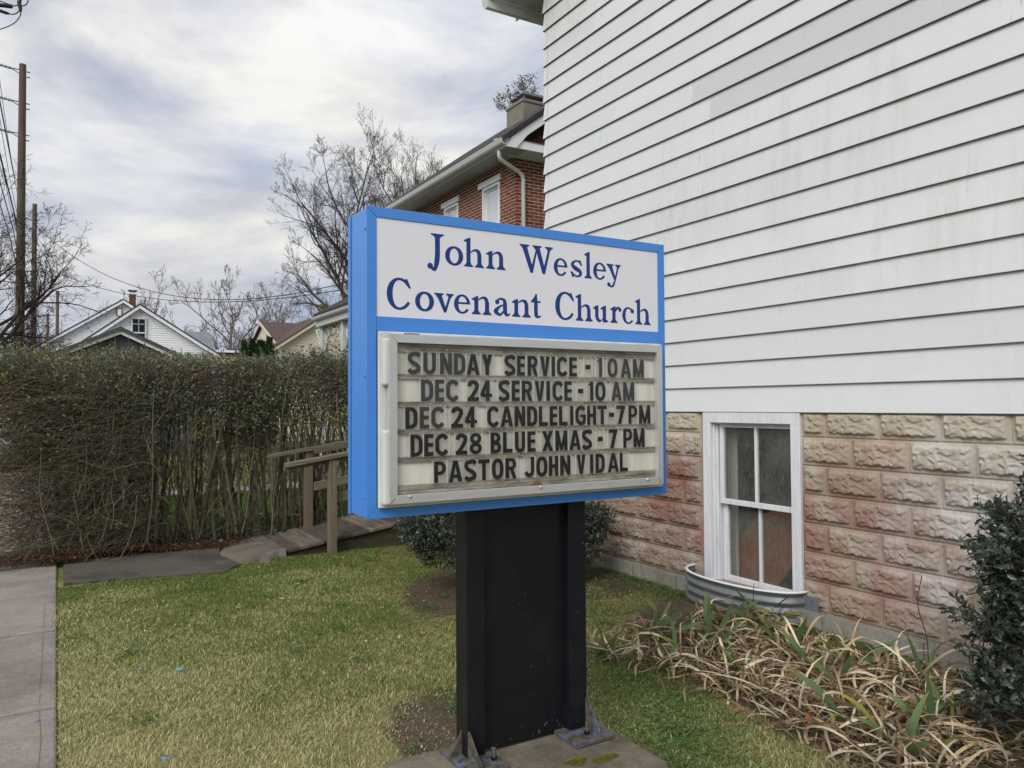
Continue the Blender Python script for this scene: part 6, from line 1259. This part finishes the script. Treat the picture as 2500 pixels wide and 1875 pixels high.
# soil crumbs, wood chips and bits on the bare patches
n = 12000; x = r.uniform(1.1, 4.64, n); y = r.uniform(1.0, 7.0, n); ok = np.zeros(n, bool)
for pl_ in soil_+[bed]: ok |= inpoly(x, y, pl_)
x, y = x[ok], y[ok]; n = len(x); P = np.stack([x, y, GZ+.012+r.uniform(0, .02, n)], 1); D = r.normal(0, 1, (n, 3)); D[:, 2] *= .3; V, F = leaves_arrays(P, D, r.normal(0, .5, (n, 3))+np.array([0, 0, 1.]), r.uniform(.006, .030, n), r.uniform(.003, .011, n), .3, .2); pal = np.array([[.05, .034, .024], [.09, .06, .042], [.15, .10, .065], [.33, .27, .19], [.10, .14, .04]]); c = pal[r.choice(5, n, p=[.4, .3, .17, .05, .08])]*r.uniform(.6, 1.3, (n, 1)); cb = raw('mulch_bits', V, F, 'dryleaf', np.repeat(c, 5, 0)); tag(cb, 'dark soil crumbs and wood chips on the bare patches', 'mulch', kind='stuff')
# moss cushions on the footing
for k_, (x_, y_, rx_, ry_, lab) in enumerate(((1.915, 2.70, .050, .028, 'left yellow green moss cushion on the concrete footing'), (2.035, 2.66, .065, .024, 'right yellow green moss cushion on the concrete footing'))):
    n = 1500; a = r.uniform(0, 2*np.pi, n); q = np.sqrt(r.random(n)); lob = 1+.25*np.sin(a*3+k_); P = np.stack([x_+rx_*q*np.cos(a)*lob, y_+ry_*q*np.sin(a)*lob, -1.524+.016*(1-q*q)], 1); V, F = leaves_arrays(P, r.normal(0, 1, (n, 3))*.6+np.array([0, 0, .8]), r.normal(0, 1, (n, 3)), r.uniform(.004, .009, n), np.full(n, .002)); c = np.array([.17, .17, .03])*r.uniform(.5, 1.4, (n, 1)); o = raw('moss_cushion', V, F, 'moss', np.repeat(c, 5, 0)); tag(o, lab, 'moss')
# ---------------------------------------------------------------- irises
def strap(kind, seed):
    """one sword leaf in local space, root at the origin, pointing along +X as it bends over; returns verts, faces, per vertex colour"""
    r = np.random.default_rng(seed); m = 9; 
    if kind == 'green': L_, w0, el0, bend = r.uniform(.28, .42), r.uniform(.030, .042), r.uniform(.75, 1.25), r.uniform(.2, 1.1)
    elif kind == 'half': L_, w0, el0, bend = r.uniform(.24, .38), r.uniform(.020, .028), r.uniform(.7, 1.25), r.uniform(1.6, 3.0)
    else: L_, w0, el0, bend = r.uniform(.26, .50), r.uniform(.011, .022), r.uniform(.45, 1.25), r.uniform(1.7, 3.1)
    p = np.zeros(3); az = 0.0; twist = 0.0; V = []; el = el0; tw = r.normal(0, .2 if kind == 'green' else .28); azr = r.normal(0, .10 if kind == 'green' else .16)
    fold_at = r.integers(3, 7) if kind == 'dry' and r.random() < .25 else 99
    for i in range(m):
        t = i/(m-1); w = w0*(1-.15*t if t < .7 else (1-t)/.3*.85+.04) * (.75+.25*min(1, t*4)) * .5
        d = np.array([math.cos(az)*math.cos(el), math.sin(az)*math.cos(el), math.sin(el)]); s = np.array([-math.sin(az), math.cos(az), 0.]); u = np.cross(d, s); s2 = s*math.cos(twist)+u*math.sin(twist)
        V += [p-s2*w, p-u*w*.25, p+s2*w]; p = p+d*L_/(m-1); el -= bend/(m-1)*(.5+t)+(1.1 if i == fold_at else 0); az += azr*(1 if kind != 'dry' else 1.4)+ (r.normal(0, .07) if kind == 'dry' else 0); twist += tw
        if p[2] < .012: p[2] = .012+r.uniform(0, .012); el = max(el, -.15)*.3
    V = np.array(V); t = np.repeat(np.linspace(0, 1, m), 3)[:, None]
    if kind == 'green': c = np.array([[.13, .215, .10]])*(1-t*.0)+t**4*np.array([[.12, .06, .0]])
    elif kind == 'half': c = np.array([[.10, .155, .045]])*(1-t)+t*np.array([[.36, .31, .06]])
    else:
        bs = [np.array([[.56, .43, .27]]), np.array([[.74, .63, .45]]), np.array([[.27, .165, .09]]), np.array([[.64, .53, .35]]), np.array([[.40, .27, .16]])][seed % 5]; c = bs*(.75+.35*np.sin(t*5+seed))
    F = []
    for i in range(m-1): a = i*3; F += [(a, a+1, a+4, a+3), (a+1, a+2, a+5, a+4)]
    return V, F, c*np.ones((len(V), 3))
SM = {}
for kind, cnt in (('green', 10), ('half', 8), ('dry', 16)):
    SM[kind] = []
    for s_ in range(cnt):
        V, F, c = strap(kind, 200+s_); me = bpy.data.meshes.new('leaf' if kind != 'dry' else 'dead_leaf'); me.from_pydata(V.tolist(), [], F); me.materials.append(M['grass' if kind != 'dry' else 'dryleaf']); colored(me, c); me.polygons.foreach_set('use_smooth', [True]*len(me.polygons)); me.update(); SM[kind].append((me, V, F, c))
# x, y, green, half dead, dry pieces, dry mass, spread, label
IR = [(3.02, 3.93, 2, 4, 6, 5, .13, 'small outlying iris with yellow tips, nearest to the sign post'),
      (3.50, 3.98, 11, 3, 14, 22, .16, 'broad blue green iris fan at the left end of the bed'),
      (3.72, 3.70, 8, 4, 16, 30, .16, 'green iris clump just right of the left fan, by a long pale stalk'),
      (4.14, 3.98, 3, 5, 12, 24, .18, 'iris clump growing against the middle of the window well'),
      (4.30, 3.82, 5, 6, 10, 14, .14, 'tall yellowing iris clump in front of the window well\'s right end'),
      (3.95, 3.28, 2, 5, 22, 50, .20, 'thin iris clump of mostly withered leaves in the middle of the bed'),
      (3.45, 3.15, 4, 3, 30, 80, .22, 'withered iris heap at the front edge with one broad green blade'),
      (3.72, 2.82, 4, 5, 34, 95, .24, 'largest heap of pale dead iris leaves in the centre front'),
      (4.02, 2.95, 6, 4, 26, 50, .20, 'iris with arching green and yellow blades near the block wall'),
      (3.42, 2.50, 2, 1, 30, 80, .22, 'heap of bleached iris leaves spilling over the lawn edge'),
      (4.18, 2.52, 2, 1, 24, 50, .20, 'iris clump with a dry dark flower stalk beside the holly'),
      (3.30, 2.12, 7, 3, 22, 60, .22, 'frontmost iris clump at the bottom of the picture'),
      (3.66, 2.22, 8, 5, 24, 60, .22, 'green and straw iris clump between the holly and the front edge'),
      (3.30, 3.60, 2, 2, 14, 40, .20, 'low matted iris clump at the lawn edge behind the bleached heap')]
r = np.random.default_rng(23)
def place(o, x_, y_, ang, s_, tilt=0.0, z=GZ+.008):
    o.location = (x_, y_, z); o.rotation_euler = (r.normal(0, tilt), r.normal(0, tilt), ang); o.scale = (s_, s_, s_)
for (cx, cy, ng, nh, nd, nm, sp_, lab) in IR:
    root = empty('iris_plant', (cx, cy, GZ), lab, 'iris', 'irises in the bed by the foundation'); fan = r.uniform(0, math.pi)
    for kind, cnt in (('green', ng), ('half', nh), ('dry', nd)):
        for i in range(cnt):
            me = SM[kind][r.integers(0, len(SM[kind]))][0]; o = bpy.data.objects.new('leaf' if kind != 'dry' else 'dead_leaf', me); C.objects.link(o); o.parent = root
            if kind == 'green': ang = fan+(0 if i % 2 else math.pi)+r.normal(0, .35); q = .035
            elif kind == 'half': ang = r.uniform(0, 6.28); q = .05
            else: ang = r.uniform(0, 6.28); q = sp_*.6
            o.location = (r.normal(0, q), r.normal(0, q), .006+(abs(r.normal(0, .035)) if kind == 'dry' else 0)); o.rotation_euler = (r.normal(0, .15), r.normal(0, .15), ang); s_ = r.uniform(.75, 1.1); o.scale = (s_, s_, s_)
    VV, FF, CC, k0 = [], [], [], 0
    for i in range(int(nm*2.2)):
        _, V, F, c = SM['dry'][r.integers(0, 16)]; a = r.uniform(0, 6.28); s_ = r.uniform(.6, 1.1); R_ = np.array([[math.cos(a), -math.sin(a), 0], [math.sin(a), math.cos(a), 0], [0, 0, 1]]); W_ = V@R_.T*s_*np.array([1, 1, .55])+np.array([r.normal(0, sp_*.75), r.normal(0, sp_*.75), .004+abs(r.normal(0, .03))]); VV.append(W_); FF.append(np.array(F)+k0); CC.append(c*r.uniform(.5, 1.05)); k0 += len(V)
    m_ = raw('dead_leaf_mat', np.concatenate(VV), np.concatenate(FF), 'dryleaf', np.concatenate(CC), parent=root, smooth=True); m_['kind'] = 'stuff'
# withered slivers matted between the clumps, and small bits scattered over the lawn
n = 5200; x = r.uniform(3.0, 4.4, n); y = r.uniform(1.6, 4.4, n); ok = inpoly(x, y, bed) & (fbm(x, y, 3, 17) > .40); x, y = x[ok], y[ok]; n = len(x); P = np.stack([x, y, GZ+.015+r.uniform(0, .05, n)], 1); D = r.normal(0, 1, (n, 3)); D[:, 2] *= .22
V, F = leaves_arrays(P, D, r.normal(0, .5, (n, 3))+np.array([0, 0, 1.]), r.uniform(.03, .15, n), r.uniform(.003, .010, n), .3, .15); pal = np.array([[.20, .125, .07], [.36, .26, .155], [.11, .07, .045], [.52, .42, .28]]); c = pal[r.choice(4, n, p=[.34, .28, .26, .12])]*r.uniform(.6, 1.2, (n, 1)); o = raw('leaf_litter', V, F, 'dryleaf', np.repeat(c, 5, 0)); tag(o, 'brown withered slivers matted on the soil of the iris bed', 'leaf litter', kind='stuff')
n = 520; x = r.uniform(.1, 4.4, n); y = r.uniform(1.5, 8.0, n); P = np.stack([x, y, GZ+.02+r.uniform(0, .015, n)], 1); D = r.normal(0, 1, (n, 3)); D[:, 2] *= .3; V, F = leaves_arrays(P, D, r.normal(0, .5, (n, 3))+np.array([0, 0, 1.]), r.uniform(.008, .030, n), r.uniform(.005, .016, n), .3, .2); pal = np.array([[.55, .46, .34], [.30, .19, .12], [.12, .08, .05], [.62, .58, .5]]); c = pal[r.choice(4, n)]; o = raw('lawn_debris', V, F, 'dryleaf', np.repeat(c, 5, 0)); tag(o, 'small pale and brown bits of leaf scattered over the lawn', 'debris', kind='stuff')
n = 2600; cen = np.stack([r.uniform(.2, 4.2, 34), r.uniform(2.0, 7.9, 34)], 1); ci = r.integers(0, 34, n); P = cen[ci]+r.normal(0, .045, (n, 2)); ok = ~((P[:, 0] > 1.15) & (P[:, 0] < 2.3) & (P[:, 1] > 2.4) & (P[:, 1] < 3.2)); P = P[ok]; n = len(P); a = r.uniform(0, 2*np.pi, n); P3 = np.stack([P[:, 0], P[:, 1], GZ+r.uniform(.004, .02, n)], 1); V, F = leaves_arrays(P3, np.stack([np.cos(a), np.sin(a), r.uniform(.2, .9, n)], 1), np.tile([0, 0, 1.], (n, 1)), r.uniform(.014, .034, n), r.uniform(.006, .012, n), .1); c = np.array([.075, .15, .045])*r.uniform(.6, 1.3, (n, 1)); o = raw('weeds', V, F, 'grass', np.repeat(c, 5, 0)); tag(o, 'darker green weed tufts dotted through the lawn', 'weeds', kind='stuff')
# tall dry stalks
for P_, lab in (([(3.62, 4.05, GZ), (3.66, 4.25, -1.40), (3.70, 4.42, -1.12), (3.68, 4.55, -.88)], 'tall thin dry weed stalk in front of the window well'), ([(4.22, 2.55, GZ), (4.24, 2.56, -1.35), (4.22, 2.60, -1.15), (4.30, 2.62, -1.0)], 'dark dry flower stalk standing among the irises by the holly'), ([(4.33, 3.9, GZ), (4.33, 3.9, -1.42), (4.34, 3.9, -1.30)], 'short dark dry stalk standing before the well')):
    m_ = MB().tube([tuple(q) for q in smooth_path(P_, 5)], .0028, 5)
    if 'weed' in lab:
        for b_ in ([(3.66, 4.25, -1.40), (3.85, 4.35, -1.22), (3.98, 4.42, -.98)], [(3.67, 4.3, -1.32), (3.52, 4.42, -1.1), (3.42, 4.5, -.95)], [(3.655, 4.2, -1.47), (3.42, 4.35, -1.36), (3.3, 4.5, -1.30)]): m_.tube(b_, [.002, .0016, .001], 4)
    tag(m_.build('dry_stalk', 'bark_dark' if 'dark' in lab else 'post_wood'), lab, 'stalk', 'dry stalks in the bed')
# fallen leaves on lawn and bed
def oak(seed):
    r = np.random.default_rng(seed); n = 22; v = [(0, 0, .01)]
    for i in range(n): a = 2*math.pi*i/n; q = (.75+.25*math.cos(a*7+seed))*(1 if i % 2 else .8); v.append((math.cos(a)*q, math.sin(a)*q*.55, .10*math.sin(a*2+seed)+r.normal(0, .05)))
    return v, [(0, i, i % n+1) for i in range(1, n+1)]
for k_, (x_, y_, s_, lab, col) in enumerate(((3.22, 2.55, .060, 'rusty oak leaf lying at the front of the dead iris heap', (.26, .085, .035)), (2.98, 2.82, .045, 'brown oak leaf at the lawn edge of the bed', (.24, .10, .05)), (4.38, 2.60, .075, 'large orange brown leaf pinned under the holly', (.33, .13, .045)), (4.30, 2.50, .055, 'curled tan leaf between the holly and the irises', (.36, .21, .10)), (1.42, 4.18, .030, 'small pink brown leaf on the lawn left of the post', (.30, .16, .10)), (1.86, 6.9, .035, 'pale dead leaf on the far lawn near the walkway', (.42, .33, .20)), (1.60, 6.45, .040, 'tan curled leaf in the grass midway to the ramp', (.36, .27, .17)), (1.25, 6.35, .045, 'grey brown flat leaf on the lawn left of the tan one', (.25, .19, .13)), (2.55, 6.0, .04, 'buff leaf at the edge of the dark soil behind the post', (.38, .27, .16)))):
    v, F = oak(k_); me = bpy.data.meshes.new('fallen_leaf'); me.from_pydata(v, [], F); mt = simple('fallen_leaf_%d' % k_, col, .8, var=.3, scale=40); me.materials.append(mt); me.update(); o = bpy.data.objects.new('fallen_leaf', me); C.objects.link(o); o.location = (x_, y_, GZ+.035 if x_ < 2.8 else GZ+.06); o.rotation_euler = (r.normal(0, .25), r.normal(0, .25), r.uniform(0, 6)); o.scale = (s_, s_, s_); tag(o, lab, 'leaf', 'fallen leaves')
# flakes of blue paint dropped on the grass and the concrete
for k_, (x_, y_, z_, s_, lab) in enumerate(((.652, 5.063, GZ+.03, .020, 'bright blue paint flake in the middle of the lawn'), (.446, 5.216, GZ+.028, .014, 'pale blue paint flake just left of the bright one'), (.433, 3.825, GZ+.03, .022, 'blue paint scrap at the bottom left of the lawn'), (.776, 4.114, GZ+.03, .010, 'tiny blue paint fleck right of the lawn scrap'), (-.074, 4.66, GZ+.016, .014, 'bright blue paint flake lying on the sidewalk'))):
    m_ = MB(); m_.prism([(math.cos(a)*(1+.4*math.sin(a*3+k_)), math.sin(a)*.6*(1+.3*math.cos(a*2))) for a in np.linspace(0, 5.6, 8)], 2, 0, .12); o = m_.build('paint_flake', 'chipblue'); o.location = (x_, y_, z_); o.scale = (s_, s_, s_); o.rotation_euler = (.2, .1, k_); tag(o, lab, 'paint flake', 'blue paint flakes')
